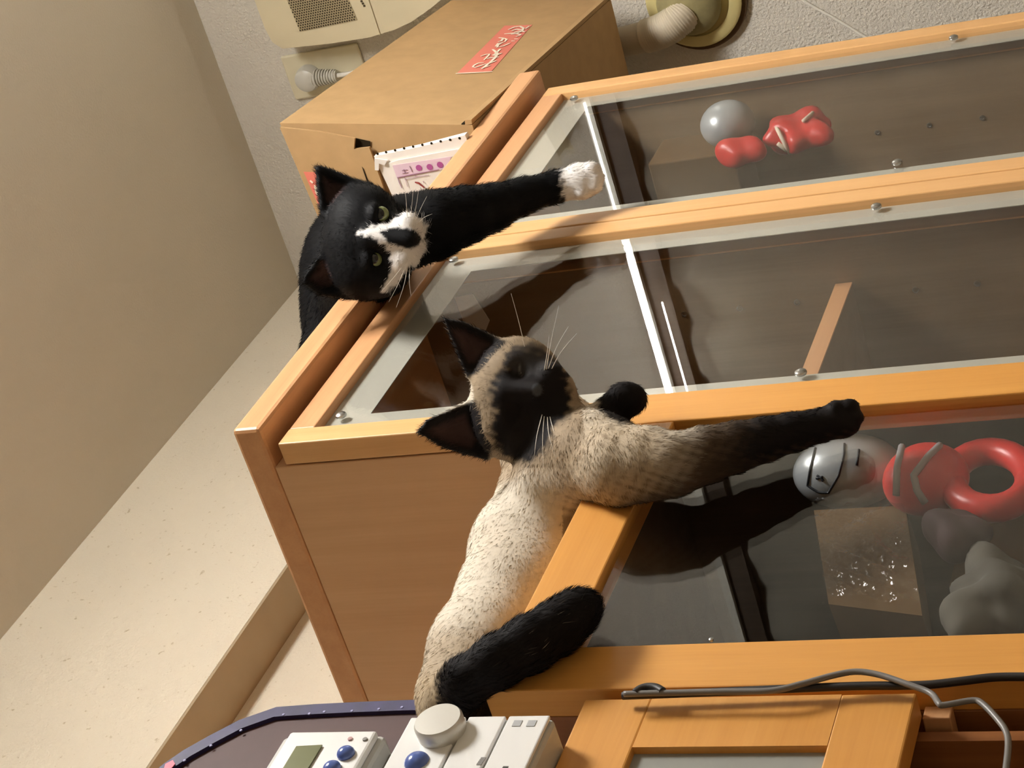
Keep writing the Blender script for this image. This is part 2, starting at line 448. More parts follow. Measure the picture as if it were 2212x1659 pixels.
def door(parent, x0, x1, z0, z1, yf, st, rail, border, mats, thick=0.024, studs=()):
    """framed glass door: pane, two stiles, two rails, frosted edge, steel studs"""
    gy0, gy1 = yf + 0.006, yf + 0.010
    d = MB().box(x0 + st - 0.004, x1 - st + 0.004, gy0, gy1, z0 + rail - 0.004, z1 - rail + 0.004).build('door', M['glass'], parent)
    for a, b in ((x0, x0 + st), (x1 - st, x1)):
        MB().box(a, b, yf, yf + thick, z0, z1).build('stile', mats[0], d, bevel=0.0014)
    for a, b in ((z1 - rail, z1), (z0, z0 + rail)):
        MB().box(x0 + st, x1 - st, yf + 0.0003, yf + thick, a, b).build('rail', mats[1], d, bevel=0.0014)
    if border:
        bw, bh = border; fy0, fy1 = gy1 + 0.0004, gy1 + 0.0012
        xi0, xi1, zi0, zi1 = x0 + st, x1 - st, z0 + rail, z1 - rail
        m = MB()
        m.box(xi0, xi1, fy0, fy1, zi1 - bh, zi1).box(xi0, xi0 + bw, fy0, fy1, zi0 + bh, zi1 - bh)
        m.box(xi1 - bw, xi1, fy0, fy1, zi0 + bh, zi1 - bh).box(xi0, xi1, fy0, fy1, zi0, zi0 + bh)
        m.build('frosted_border', M['frost'], d)
    for (px, py) in studs:
        p = at(px, py, Y=gy0 - 0.001)
        MB().lathe((p[0], gy0, p[2]), (0, -1, 0), [(0.0050, 0), (0.0056, 0.0012), (0.0052, 0.0030), (0.0034, 0.0042), (0.0006, 0.0046)], 20).build('stud', M['steel'], d, smooth=True)
    return d
DZ1, DZ0 = 0.9905, -H + 0.1
door(tall, TX0, 1.8225, DZ0, DZ1, TD, 0.0275, 0.028, (0.034, 0.044), (M['beech_z'], M['beech_x']), studs=((737, 898), (980, 562), (1730, 806), (1893, 447)))
door(tall, 1.8245, 2.2675, DZ0, DZ1, TD, 0.0275, 0.028, (0.034, 0.044), (M['beech_z'], M['beech_x']), studs=((1240, 213), (2060, 82), (1938, 352)))

# ================================================================ short orange cabinet
SX0, SX1, SYF, SZT = 0.9937, 1.3965, 0.795, 0.615
short = thing('display_cabinet', 'short orange pine cabinet with glass door under the cream dark-faced cat', 'cabinet', ((SX0 + SX1) / 2, 1.05, -H))
SP = SYF + 0.024
MB().box(SX0, SX0 + 0.018, SP, 1.345, -H, SZT - 0.018).build('side_panel', M['orange_shaded'], short, bevel=0.001)
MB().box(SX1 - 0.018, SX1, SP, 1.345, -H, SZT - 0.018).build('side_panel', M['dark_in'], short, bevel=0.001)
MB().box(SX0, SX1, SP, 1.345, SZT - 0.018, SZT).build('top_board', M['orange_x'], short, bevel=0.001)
MB().box(SX0 + 0.018, SX1 - 0.018, SP + 0.002, 1.333, SZT - 0.024, SZT - 0.018).build('dim_underside', M['dark_in'], short)  # dark sheet added so the underside of the top looks dim
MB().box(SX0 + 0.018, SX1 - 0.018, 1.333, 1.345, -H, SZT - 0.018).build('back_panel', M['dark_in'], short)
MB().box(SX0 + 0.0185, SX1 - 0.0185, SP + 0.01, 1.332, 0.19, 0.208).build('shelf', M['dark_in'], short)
door(short, SX0, SX1, -H + 0.08, SZT, SYF, 0.0485, 0.0495, None, (M['orange_z'], M['orange_x']))
MB().lathe(at(1537, 1382, Y=SYF), (0, -1, 0), [(0.0015, -0.001), (0.0018, 0.001), (0.0004, 0.0016)], 12).build('screw', M['steel'], short, smooth=True)

# ================================================================ small side cabinet on the left
CX1, CZ1, CZ0 = 0.983, 0.533, 0.3036
side = thing('side_cabinet', 'small orange pine cabinet with grey glass panel under the white stereo', 'cabinet', (0.76, 1.05, -H))
MB().box(0.50, CX1, SP, 1.3, CZ1 - 0.02, CZ1).build('top_board', M['orange_x'], side, bevel=0.001)
MB().box(CX1 - 0.019, CX1 - 0.010, SP, 1.3, -H, CZ1 - 0.02).build('side_panel', M['orange_shaded'], side)
MB().box(0.50, 0.518, SP, 1.3, -H, CZ1 - 0.02).build('side_panel', M['orange_shaded'], side)
MB().box(0.518, CX1 - 0.02, 1.28, 1.295, -H, CZ1 - 0.02).build('back_panel', M['dark_in'], side)
MB().box(0.518, CX1 - 0.02, 0.85, 1.28, CZ0 - 0.03, CZ0 - 0.008).build('shelf', M['orange_shaded'], side)
MB().box(0.518, CX1 - 0.02, 0.85, 1.28, -H, -H + 0.04).build('base_board', M['orange_shaded'], side)
p = at(2025, 1538, Y=0.812)
MB().box(p[0] - 0.006, p[0] + 0.006, 0.812, 0.9, p[2] - 0.009, p[2] + 0.009).build('shelf_end', M['beech_y'], side, bevel=0.001)  # lit end of the shelf, its brightness given as paler wood
sd = MB().box(0.55, CX1 - 0.047, SYF + 0.006, SYF + 0.010, CZ0 + 0.046, CZ1 - 0.046).build('door', plain('grey_frosted_panel', (150, 152, 146), 0.35), side)
MB().box(0.50, CX1, SYF, SYF + 0.02, CZ1 - 0.049, CZ1).build('rail', M['orange_x'], sd, bevel=0.0014)
MB().box(0.50, CX1, SYF, SYF + 0.02, CZ0, CZ0 + 0.049).build('rail', M['orange_x'], sd, bevel=0.0014)
MB().box(CX1 - 0.05, CX1, SYF + 0.0002, SYF + 0.02, CZ0 + 0.049, CZ1 - 0.049).build('stile', M['orange_x'], sd)
MB().box(0.50, 0.55, SYF + 0.0002, SYF + 0.02, CZ0 + 0.049, CZ1 - 0.049).build('stile', M['orange_x'], sd)

# ================================================================ stereo
YS = 0.773
stereo = thing('stereo', 'white compact stereo with silver knob and green display on small orange cabinet', 'stereo', (0.84, 0.83, CZ1))
MB().box(0.72, 0.938, YS, 0.90, 0.5345, 0.642).build('lower_housing', M['stereo_grey'], stereo, bevel=0.004)
MB().box(0.72, 0.930, YS + 0.006, 0.90, 0.6605, 0.742).build('upper_housing', M['stereo_grey'], stereo, bevel=0.004)
MB().box(0.72, 0.925, YS + 0.02, 0.90, 0.642, 0.6605).build('slot', M['slot'], stereo)
up = MB().box(0.72, 0.927, YS, YS + 0.006, 0.664, 0.733).build('display_panel', M['white_plastic'], stereo, bevel=0.002)
poly = [at(x, y, Y=YS - 0.0005) for x, y in ((641, 1614), (697, 1611), (660, 1672), (604, 1675))]
MB().prism(poly, (0, -0.001, 0)).build('display', M['lcd'], up)
def dome_knob(px, py, r, h, mat, name, parent, y=YS, n=24):
    p = at(px, py, Y=y)
    return MB().lathe((p[0], y, p[2]), (0, -1, 0), [(r, 0)] + [(r * math.cos(a), h * (0.2 + 0.8 * math.sin(a))) for a in np.linspace(0, 1.45, 8)], n).build(name, mat, parent, smooth='all')
def knob(px, py, r, h, mat, name, parent, y=YS, n=24):
    p = at(px, py, Y=y)
    return MB().lathe((p[0], y, p[2]), (0, -1, 0), [(r, 0), (r, h * 0.85), (r * 0.93, h), (r * 0.3, h * 1.02)], n).build(name, mat, parent, smooth=True)
dome_knob(748, 1630, 0.0064, 0.0058, M['blue'], 'button', up)
dome_knob(718, 1662, 0.0064, 0.0058, M['blue'], 'button', up)
knob(757, 1597, 0.0018, 0.001, plain('rose_lamp', (190, 150, 150), 0.3), 'indicator', up)
knob(789, 1598, 0.0018, 0.001, M['slot'], 'indicator', up)
knob(958, 1588, 0.0172, 0.014, M['silver'], 'volume_knob', stereo, n=40)
dome_knob(903, 1652, 0.0090, 0.0085, M['blue'], 'button', stereo)
MB().lathe(at(905, 1653, Y=YS), (0, -1, 0), [(0.0125, 0), (0.0125, 0.0015), (0.0095, 0.0028), (0.009, 0.0005)], 30).build('button_ring', M['silver'], stereo, smooth=True)
knob(895, 1628, 0.0022, 0.002, M['navy_dot'], 'button', stereo)
knob(936, 1626, 0.0022, 0.002, M['navy_dot'], 'button', stereo)
# cassette doors: two flaps with joints between them
z1 = at(1010, 1560, Y=YS)[2]; z2 = at(1100, 1552, Y=YS)[2]
MB().box(0.72, 0.9365, YS - 0.003, YS, z2 + 0.0012, z1 - 0.0012).build('deck_flap', M['white_plastic'], stereo, bevel=0.001)
MB().box(0.72, 0.9365, YS - 0.003, YS, 0.5365, z2 - 0.0012).build('deck_flap', M['white_plastic'], stereo, bevel=0.001)
MB().box(0.72, 0.9365, YS - 0.003, YS, z1 + 0.0012, 0.6405).build('control_panel', M['white_plastic'], stereo, bevel=0.001)
for (a, b) in (((1044, 1637), (1034, 1651)), ((1092, 1656), (1087, 1664))):          # grey lettering on the flaps, too worn to read
    pa, pb = at(*a, Y=YS - 0.0034), at(*b, Y=YS - 0.0034)
    for k in range(4):
        q = pa + (pb - pa) * (k / 3.5)
        MB().box(q[0] - 0.0012, q[0] + 0.0006, YS - 0.0034, YS - 0.003, q[2] - 0.0018, q[2] + 0.0018).build('letter', M['slot'], stereo)
for px in (1117, 1148):
    q = at(px, 1562, Y=YS - 0.0034)
    MB().box(q[0] - 0.003, q[0] + 0.003, YS - 0.0034, YS - 0.003, q[2] - 0.003, q[2] + 0.003).build('printed_mark', plain('grey_print', (172, 174, 176), 0.6), stereo)

# ================================================================ maroon board behind the stereo
YPN = 0.935
bp_px = [(355, 1659), (400, 1628), (455, 1597), (520, 1563), (600, 1535), (680, 1529), (780, 1524), (885, 1520), (1060, 1516)]
outer = [at(x, y, Y=YPN) for x, y in bp_px]
xr = outer[-1][0]
poly = [np.array((0.70, YPN, SZT + 0.0005)), np.array((xr, YPN, SZT + 0.0005))] + outer[::-1][1:] + [np.array((0.98, YPN, outer[0][2] + 0.035)), np.array((0.70, YPN, outer[0][2] + 0.05))]
board = thing('maroon_board', 'dark maroon rounded board with speckled navy rim standing behind the stereo', 'board', (0.9, YPN, SZT))
MB().prism(poly, (0, 0.018, 0)).build('face', M['maroon'], board)
edge = [np.array((xr, YPN, SZT + 0.0005))] + outer[::-1][1:] + [np.array((0.98, YPN, outer[0][2] + 0.035)), np.array((0.70, YPN, outer[0][2] + 0.05))]
rim = MB()
def inset(pts, d):
    out = []
    for i, p in enumerate(pts):
        t = pts[min(i + 1, len(pts) - 1)] - pts[max(i - 1, 0)]; t /= np.linalg.norm(t)
        nn = np.array((-t[2], 0, t[0]));  out.append(p + nn * d)
    return out
ii = inset(edge, 0.0135)
vs = []; fs = []
for a, b in zip(edge, ii):
    o = np.array((0, -0.004, 0)); k = np.array((0, 0.019, 0))
    vs += [a + o, b + o, b, a + k]
for i in range(len(edge) - 1):
    a, b = 4 * i, 4 * i + 4
    fs += [(a, b, b + 1, a + 1), (a + 1, b + 1, b + 2, a + 2), (a, a + 3, b + 3, b)]
rimo = rim.add(vs, fs).build('rim', M['navy'], board)
for px, py in ((612, 1543), (668, 1541), (700, 1537), (760, 1535), (818, 1531), (868, 1527), (455, 1610), (398, 1642), (520, 1577)):
    q = at(px, py, Y=YPN - 0.0045)
    MB().lathe((q[0], YPN - 0.004, q[2]), (0, -1, 0), [(0.0016, 0), (0.0012, 0.0006)], 8).build('speck', M['rim_pale'], rimo)
q = at(368, 1655, Y=YPN - 0.0045)
MB().prism([q + np.array(v) for v in ((-0.010, 0, -0.002), (0.002, 0, -0.004), (0.007, 0, 0.001), (0.002, 0, 0.006), (-0.004, 0, 0.004))], (0, -0.0008, 0)).build('pink_mark', M['pink'], rimo)

# ================================================================ cords
def smooth_pts(pts, sub=6):
    pts = [np.array(p, float) for p in pts]; out = []
    for i in range(len(pts) - 1):
        p0, p1, p2, p3 = pts[max(i - 1, 0)], pts[i], pts[i + 1], pts[min(i + 2, len(pts) - 1)]
        for k in range(sub):
            t = k / sub
            out.append(0.5 * ((2 * p1) + (p2 - p0) * t + (2 * p0 - 5 * p1 + 4 * p2 - p3) * t * t + (3 * p1 - p0 - 3 * p2 + p3) * t ** 3))
    return out + [pts[-1]]
def px_path(pp, Y): return smooth_pts([at(x, y, Y=(Y if not hasattr(Y, '__len__') else Y[i])) for i, (x, y) in enumerate(pp)])
tag(MB().tube(px_path(((1345, 1503), (1500, 1497), (1680, 1489), (1850, 1482), (1950, 1481), (2010, 1479), (2080, 1471), (2150, 1463), (2230, 1462)), 0.787), 0.0028, 10).build('power_cord', M['cord_black'], smooth='all'), 'black cord running down the edge of the orange cabinet door', 'cord')
tag(MB().tube(px_path(((1348, 1499), (1420, 1497), (1560, 1494), (1665, 1492), (1730, 1478), (1800, 1459), (1850, 1451), (1900, 1458), (1960, 1478), (2010, 1497), (2028, 1519), (2040, 1523), (2100, 1513), (2122, 1520), (2150, 1548), (2172, 1578), (2178, 1610), (2172, 1670)), [0.782] * 10 + [0.779] * 8), 0.0021, 8).build('signal_cord', M['cord_grey'], smooth='all'), 'thin grey cord looping off the orange door edge and hanging free', 'cord')
tag(MB().tube(px_path(((1372, 1497), (1384, 1488), (1400, 1484), (1418, 1486), (1432, 1494)), 0.7815), 0.0030, 8).build('cord_tie', M['cord_black'], smooth='all'), 'dark twisted tie around the cords by the orange cabinet corner', 'cord tie')

# ================================================================ cardboard box on the tall cabinet
A = np.array([2.109, 0.794, TZ]); e = np.array([0.575, 0.054, 0.0]); nn = np.array([-0.0936, 0.9956, 0.0])
A2 = np.array([2.11, 0.7518, 1.2982]); e2 = e + np.array([0, 0, -0.012]); dep = 0.30
bx = [A, A + e, A + e + nn * dep, A + nn * dep, A2, A2 + e2, A2 + e2 + nn * dep + np.array([0, 0, -0.06]), A2 + nn * dep + np.array([0, 0, -0.055])]
carton = thing('cardboard_box', 'big brown cardboard box with red stickers on top of the tall cabinet', 'box', (2.4, 0.95, TZ))
MB().hexa(bx).build('carton', M['card'], carton)
def onface(px, py, P, u, v, lift=0.0):
    """a picture position on the plane through P spanned by u and v"""
    nrm = np.cross(u, v); nrm /= np.linalg.norm(nrm); d = ray(px, py)
    if nrm @ d > 0: nrm = -nrm
    P = P + nrm * lift
    return d * (nrm @ P) / (nrm @ d)
fu, fv = e, A2 - A
lu, lv = nn, A2 - A
fn = np.cross(fu, fv); fn /= np.linalg.norm(fn); fn = fn if fn[1] < 0 else -fn
ln = np.cross(lu, lv); ln /= np.linalg.norm(ln); ln = ln if ln[0] < 0 else -ln
# bottom flap lip of the front face
MB().prism([A + e * 0.0 + np.array([0, -0.001, 0.0]), A + e * 1.0 + np.array([0, -0.001, 0.0]), A + e + (A2 - A) * 0.035, A + (A2 - A) * 0.035], fn * 0.006).build('bottom_lip', M['card'], carton)
MB().prism([A + e * 0.001 + (A2 - A) * 0.04, A + e * 0.999 + (A2 - A) * 0.04, A + e * 0.999 + (A2 - A) * 0.055, A + e * 0.001 + (A2 - A) * 0.055], fn * 0.0012).build('flap_gap', M['hole'], carton)
# side flap of the left end, standing a little proud
flap = [onface(x, y, A, lu, lv, 0.004) for x, y in ((607, 273), (690, 282), (769, 297), (767, 320), (800, 316), (828, 395), (850, 470), (840, 560), (730, 560))]
MB().prism(flap, ln * 0.004).build('side_flap', M['card'], carton)
tear = [onface(x, y, A, lu, lv, 0.0085) for x, y in ((782, 360), (786, 366), (797, 396), (794, 396))]
MB().prism(tear, ln * 0.0004).build('tear', M['hole'], carton)
slot = [onface(x, y, A, lu, lv, 0.0012) for x, y in ((768, 298), (800, 305), (800, 317), (768, 318))]
MB().prism(slot, ln * 0.0004).build('hand_slot', M['hole'], carton)
# red sticker with white brush strokes, on the front face
st = MB().prism([onface(x, y, A, fu, fv, 0.0006) for x, y in ((987, 159), (1062, 154), (1150, 54), (1090, 56))], fn * 0.0004).build('sticker', M['red_print'], carton)
def stroke(pts, w, parent, conv, name='brush_stroke', mat='white_print', off=None):
    P = [conv(x, y) for x, y in pts]
    vs = []; fs = []
    for i, p in enumerate(P):
        t = P[min(i + 1, len(P) - 1)] - P[max(i - 1, 0)]; t /= np.linalg.norm(t)
        s_ = np.cross(t, off); s_ /= np.linalg.norm(s_)
        ww = w * (0.65 if i in (0, len(P) - 1) else 1)
        vs += [p - s_ * ww, p + s_ * ww, p - s_ * ww - off * 0.0004, p + s_ * ww - off * 0.0004]
    for i in range(len(P) - 1):
        a, b = 4 * i, 4 * i + 4
        fs += [(a, a + 1, b + 1, b), (a + 2, b + 2, b + 3, a + 3), (a, b, b + 2, a + 2), (a + 1, a + 3, b + 3, b + 1)]
    return MB().add(vs, fs).build(name, M[mat], parent)
def zc(x, y): return onface(970 + x / 11.06, 40 + y / 11.06, A, fu, fv, 0.0016)
for s_, w in (([(160, 1315), (500, 1300), (1040, 1270)], 0.0016),
           ([(830, 1055), (700, 1070), (600, 1120), (570, 1160), (640, 1170), (760, 1130), (880, 1085)], 0.0016),
           ([(760, 905), (880, 860), (965, 850), (940, 890), (840, 990)], 0.0016),
           ([(780, 1205), (860, 1150), (940, 1080), (1130, 1010)], 0.0022),
           ([(850, 1170), (990, 1120)], 0.0018),
           ([(900, 960), (1060, 930), (1190, 920)], 0.0020), ([(1040, 870), (1130, 880), (1260, 830)], 0.0022),
           ([(1040, 740), (1110, 790), (1160, 850), (1080, 960), (940, 1090)], 0.0022), ([(1230, 730), (1150, 800), (1060, 890)], 0.0020),
           ([(1110, 670), (1170, 600), (1290, 570), (1180, 630), (1150, 690), (1300, 660), (1460, 590)], 0.0018),
           ([(1190, 460), (1300, 470), (1250, 540), (1170, 560)], 0.0020), ([(1300, 470), (1380, 500), (1330, 560)], 0.0018),
           ([(1320, 370), (1450, 360), (1570, 350), (1720, 390), (1600, 440)], 0.0018), ([(1490, 540), (1570, 540)], 0.0018), ([(1560, 490), (1650, 490)], 0.0016),
           ([(1420, 270), (1560, 210), (1700, 190), (1780, 230), (1740, 310), (1600, 360), (1480, 380)], 0.0020), ([(1500, 300), (1620, 260), (1740, 270)], 0.0022), ([(1560, 330), (1700, 300), (1820, 320)], 0.0020),
           ([(1830, 245), (1920, 185)], 0.0020)):
    stroke(s_, w * 0.9, st, zc, off=-fn)
st2 = MB().prism([onface(x, y, A, lu, lv, 0.0088) for x, y in ((656, 371), (683, 372), (720, 470), (700, 470))], ln * 0.0004).build('sticker', M['red_print'], carton)
for s_ in ([(670, 390), (676, 395)], [(680, 400), (684, 415), (690, 425), (696, 436)], [(684, 402), (690, 418), (697, 430)]):
    stroke(s_, 0.0018, st2, lambda x, y: onface(x, y, A, lu, lv, 0.0098), off=-ln)

# ================================================================ calendar pad standing in front of the box
XC = 2.075
cal = thing('calendar', 'white and lilac calendar pad leaning on the cardboard box beside the black cat', 'calendar', (XC, 0.87, TZ))
def C(x, y, l=0.0): return at(x, y, X=XC - l)
pad = [C(*p) for p in ((808, 338), (905, 318), (1004, 292), (1008, 300), (1000, 430), (880, 490), (846, 420))]
MB().prism(pad, (0.010, 0, 0)).build('backing', M['paper'], cal)
MB().prism([C(x, y, 0.0004) for x, y in ((841, 351), (860, 345), (1004, 318), (1004, 440), (880, 480))], (-0.002, 0, 0)).build('page', M['paper'], cal)
MB().prism([C(x, y, 0.0026) for x, y in ((848, 357), (975, 338), (965, 364), (858, 386))], (-0.0003, 0, 0)).build('header_band', M['lilac'], cal)
for (x, y) in ((165, 550), (360, 512), (565, 470), (770, 425), (975, 385), (1185, 345), (1390, 310), (1600, 265), (1815, 230), (2030, 195)):
    q = C(800 + x / 10.53, 280 + y / 10.53)
    MB().lathe(q, (-1, 0, 0), [(0.0017, 0.0), (0.0017, 0.0004)], 10).build('binding_hole', M['hole'], cal)
for (x, y) in ((1105, 870), (1350, 850), (1585, 800)):
    q = C(800 + x / 10.53, 280 + y / 10.53, 0.003)
    MB().lathe(q, (-1, 0, 0), [(0.0042, 0.0), (0.0042, 0.0003)], 14).build('printed_dot', M['purple'], cal)
def zcal(x, y): return C(800 + x / 10.53, 280 + y / 10.53, 0.0032)
exo = np.array([1.0, 0, 0])
for s_, w, mt in (([(620, 1085), (1000, 1010), (1560, 905)], 0.0006, 'mauve'), ([(620, 1085), (660, 1200), (720, 1330)], 0.0006, 'mauve'),
               ([(770, 1070), (800, 1130), (850, 1300)], 0.0003, 'mauve'), ([(1010, 1020), (1040, 1070)], 0.0004, 'mauve'), ([(780, 1130), (1040, 1075), (1330, 1030)], 0.0003, 'mauve'),
               ([(720, 930), (840, 910)], 0.0006, 'mauve'), ([(730, 990), (850, 970)], 0.0006, 'mauve'), ([(760, 900), (800, 1000)], 0.0006, 'mauve'), ([(890, 830), (930, 900), (950, 960)], 0.0005, 'mauve'),
               ([(1015, 1195), (1100, 1215), (1230, 1320)], 0.0013, 'redink'), ([(1200, 1170), (1220, 1220)], 0.0006, 'mauve')):
    stroke(s_, w, cal, zcal, name='printed_line', mat=mt, off=exo)
MB().prism([C(x, y, 0.001) for x, y in ((810, 341), (838, 345), (832, 356), (820, 352), (819, 367), (811, 366))], (-0.002, 0, 0)).build('torn_tab', M['paper'], cal)

# ================================================================ wall device, outlet, pipe on the right wall
dev = thing('wall_speaker', 'beige wall unit with perforated grille high on the wall above the box', 'wall unit', (XB - 0.03, 0.7, 1.25))
XD = 2.70
op = [(0.55, 1.622), (0.80, 1.620), (0.822, 1.616), (0.8325, 1.605), (0.838, 1.52), (0.8395, 1.452), (0.838, 1.4365)]
lo = [(0.838, 1.4345), (0.835, 1.405), (0.828, 1.375), (0.812, 1.335), (0.79, 1.29), (0.76, 1.25), (0.55, 1.20)]
MB().prism([(XD, y, z) for y, z in op] + [(XD, 0.55, 1.4365)], (XB - XD - 0.0005, 0, 0)).build('housing', M['beige_plastic'], dev, bevel=0.006)
MB().prism([(XD + 0.002, y, z) for y, z in lo] + [(XD + 0.002, 0.55, 1.4345)], (XB - XD - 0.0025, 0, 0)).build('lower_cover', M['beige_plastic'], dev, bevel=0.006)
gp = [at(x, y, X=XD - 0.0004) for x, y in ((612, -20), (648, 68), (772, 43), (745, -20))]
MB().prism(gp, (-0.0006, 0, 0)).build('grille', M['grille'], dev)
gh = MB(); g0, gu, gv = gp[1], (gp[2] - gp[1]), (gp[0] - gp[1])
for i in range(24):
    for j in range(18):
        q = g0 + gu * ((i + 0.5 * (j % 2) + 0.4) / 24.5) + gv * ((j + 0.5) / 18)
        q[0] = XD - 0.0012
        gh.lathe(q, (-1, 0, 0), [(0.0016, 0), (0.0016, 0.0002)], 6)
gho = gh.build('grille_holes', M['grille_dark'], dev); gho['kind'] = 'stuff'
for k in range(3):
    q = at(781 + k * 3, 3 + k * 5, X=XD - 0.0004)
    MB().box(XD - 0.0006, XD - 0.0001, q[1] - 0.0018, q[1] + 0.0014, q[2] - 0.0018, q[2] + 0.0018).build('letter', M['grille_dark'], dev)
outl = thing('wall_outlet', 'cream outlet plate with grey plug half hidden behind the cardboard box', 'outlet', (XB, 0.91, 1.50))
MB().box(XB - 0.007, XB - 0.0003, 0.868, 0.946, 1.505, 1.650).build('plate', M['cream_plastic'], outl, bevel=0.003)
q = at(663, 172, X=XB - 0.022)
pg = MB().lathe((XB - 0.007, q[1], q[2]), (-1, 0, 0), [(0.021, 0), (0.0215, 0.012), (0.019, 0.022), (0.012, 0.027), (0.001, 0.028)], 28).build('plug', M['grey_plastic'], outl, smooth=True)
prof = []
for k in range(9):
    prof += [(0.0150 - 0.0005 * k, 0.012 + k * 0.0048), (0.0150 - 0.0005 * k, 0.0140 + k * 0.0048), (0.0095, 0.0142 + k * 0.0048), (0.0095, 0.0167 + k * 0.0048)]
MB().lathe((XB - 0.019, q[1], q[2]), (0, 0.06, -1), prof, 20).build('strain_relief', M['grey_plastic'], pg, smooth=True)
MB().tube(smooth_pts([(XB - 0.019, q[1] + 0.003, q[2] - 0.055), (XB - 0.019, q[1] + 0.005, 1.45), (XB - 0.015, 0.93, 1.30), (XB - 0.015, 0.935, 1.15)]), 0.004, 10).build('cord', M['white_cord'], pg, smooth='all')

pipe = thing('pipe_sleeve', 'yellowed round wall sleeve with taped white pipe below the box end', 'pipe', (XB, 0.895, 0.85))
MB().lathe((XB - 0.0003, 0.895, 0.930), (-1, 0, 0), [(0.078, 0), (0.078, 0.008)], 48).build('rim', M['flange_rim'], pipe, smooth=True)
MB().lathe((XB - 0.0085, 0.892, 0.932), (-1, 0, 0), [(0.074, 0), (0.074, 0.006), (0.070, 0.009), (0.056, 0.009), (0.055, 0.003)], 48).build('flange', M['flange'], pipe, smooth=True)
MB().ball((XB - 0.022, 0.893, 0.937), (0.024, 0.050, 0.050), 24, 14).build('putty', M['putty'], pipe, smooth='all')
pp = smooth_pts([(XB - 0.036, 0.935, 1.32), (XB - 0.036, 0.932, 1.15), (XB - 0.040, 0.930, 1.07), (XB - 0.044, 0.925, 1.01), (XB - 0.046, 0.918, 0.975), (XB - 0.038, 0.908, 0.95), (XB - 0.02, 0.90, 0.94)])
MB().tube(pp, [0.0235] * len(pp), 20).build('pipe', M['pipe'], pipe, smooth='all')
sec = [p for p in pp if 0.945 < p[2] < 1.012]
sec2 = smooth_pts(sec, 5)
rr = [0.0248 + 0.0022 * ((k * 0.34) % 1) for k in range(len(sec2))]
MB().tube(sec2, rr, 24).build('tape_wrap', M['tape'], pipe, smooth='all')
tag(MB().tube(smooth_pts([(XB - 0.0025, 0.80, 0.90), at(1733, 0, X=XB - 0.0025), at(1800, 38, X=XB - 0.0025), at(1868, 80, X=XB - 0.0025), (XB - 0.0025, 1.10, 0.59)]), 0.0022, 8).build('white_cord', M['white_cord'], smooth='all'), 'thin white cord running slantwise down the beige wall', 'cord')

# ================================================================ things inside the cabinets
def crumple(m, c, a=0.13):
    m.v = [tuple(np.array(p) + (np.array(p) - c) * a * (math.sin(110 * p[0] + 60 * p[2]) + math.sin(150 * p[2] - 90 * p[0]) + 0.6 * math.sin(230 * p[0] + 120 * p[1]))) for p in m.v]
    return m
# short cabinet: silver dome, red padded toy, wrapped carton, cloth
qd = at(1832, 1018, Y=0.852)
dome = thing('silver_dome_toy', 'small silver dome with black panel lines behind the orange cabinet glass', 'toy', (qd[0], qd[1], qd[2] - 0.05))
MB().ball(qd, (0.033, 0.030, 0.046), 32, 20).build('shell', M['helmet'], dome, smooth='all')
def ondome(px, py):
    d = ray(px, py); c = qd; r = np.array((0.0333, 0.0303, 0.0463))
    a = (d / r) @ (d / r); b = -2 * (d / r) @ (c / r); cc = (c / r) @ (c / r) - 1
    disc = max(b * b - 4 * a * cc, 0); return d * ((-b - math.sqrt(disc)) / (2 * a))
def zd(x, y): return ondome(1680 + x / 3.19, 880 + y / 3.19)
for pts in ([(260, 280), (225, 420), (205, 540), (280, 585), (350, 590), (420, 470), (455, 330), (460, 250)], [(270, 470), (300, 490), (315, 510)], [(265, 490), (310, 480)], [(560, 290), (545, 400)]):
    dn = []
    for i in range(len(pts) - 1):
        for k in range(4): dn.append((pts[i][0] + (pts[i + 1][0] - pts[i][0]) * k / 4, pts[i][1] + (pts[i + 1][1] - pts[i][1]) * k / 4))
    MB().tube([zd(*p) for p in dn + [pts[-1]]], 0.0011, 6).build('panel_line', M['ink'], dome, smooth='all')
red = thing('red_vinyl_toy', 'red vinyl toy with grey chevron band behind the orange cabinet glass', 'toy', (1.32, 0.86, 0.28))
q1 = at(2000, 1035, Y=0.842)
MB().ball(q1, (0.036, 0.026, 0.034), 28, 18).build('chest', M['red_toy'], red, smooth='all')
def onball(c, r):
    r = np.array(r) * 1.015
    def f(px, py):
        d = ray(px, py); a = (d / r) @ (d / r); bb = -2 * (d / r) @ (c / r); cc = (c / r) @ (c / r) - 1
        return d * ((-bb - math.sqrt(max(bb * bb - 4 * a * cc, 0))) / (2 * a))
    return f
def along(pts, m=5):
    out = []
    for (x0, y0), (x1, y1) in zip(pts, pts[1:]):
        out += [(x0 + (x1 - x0) * k / m, y0 + (y1 - y0) * k / m) for k in range(m)]
    return out + [pts[-1]]
fr_ = onball(q1, (0.036, 0.026, 0.034))
MB().tube([fr_(x, y) for x, y in along(((2030, 962), (2006, 985), (1974, 1027), (1981, 1059), (1998, 1086)))], 0.0030, 8).build('chevron_band', M['grey_band'], red, smooth='all')
MB().tube([fr_(x, y) for x, y in along(((1948, 965), (1938, 1010), (1936, 1070)))], 0.0030, 8).build('collar_band', M['grey_band'], red, smooth='all')
ring = [at(2140 + 84 * math.cos(t), 1037 + 62 * math.sin(t), Y=0.842) for t in np.linspace(0, 2 * math.pi, 25)]
MB().tube(ring, 0.0112, 14, cap=False).build('arm_loop', M['red_toy'], red, smooth='all')
q = at(2062, 1150, Y=0.848)
crumple(MB().ball(q, (0.022, 0.018, 0.026), 32, 20), q, 0.16).build('lower_part', M['dark_cloth'], red, smooth='all')
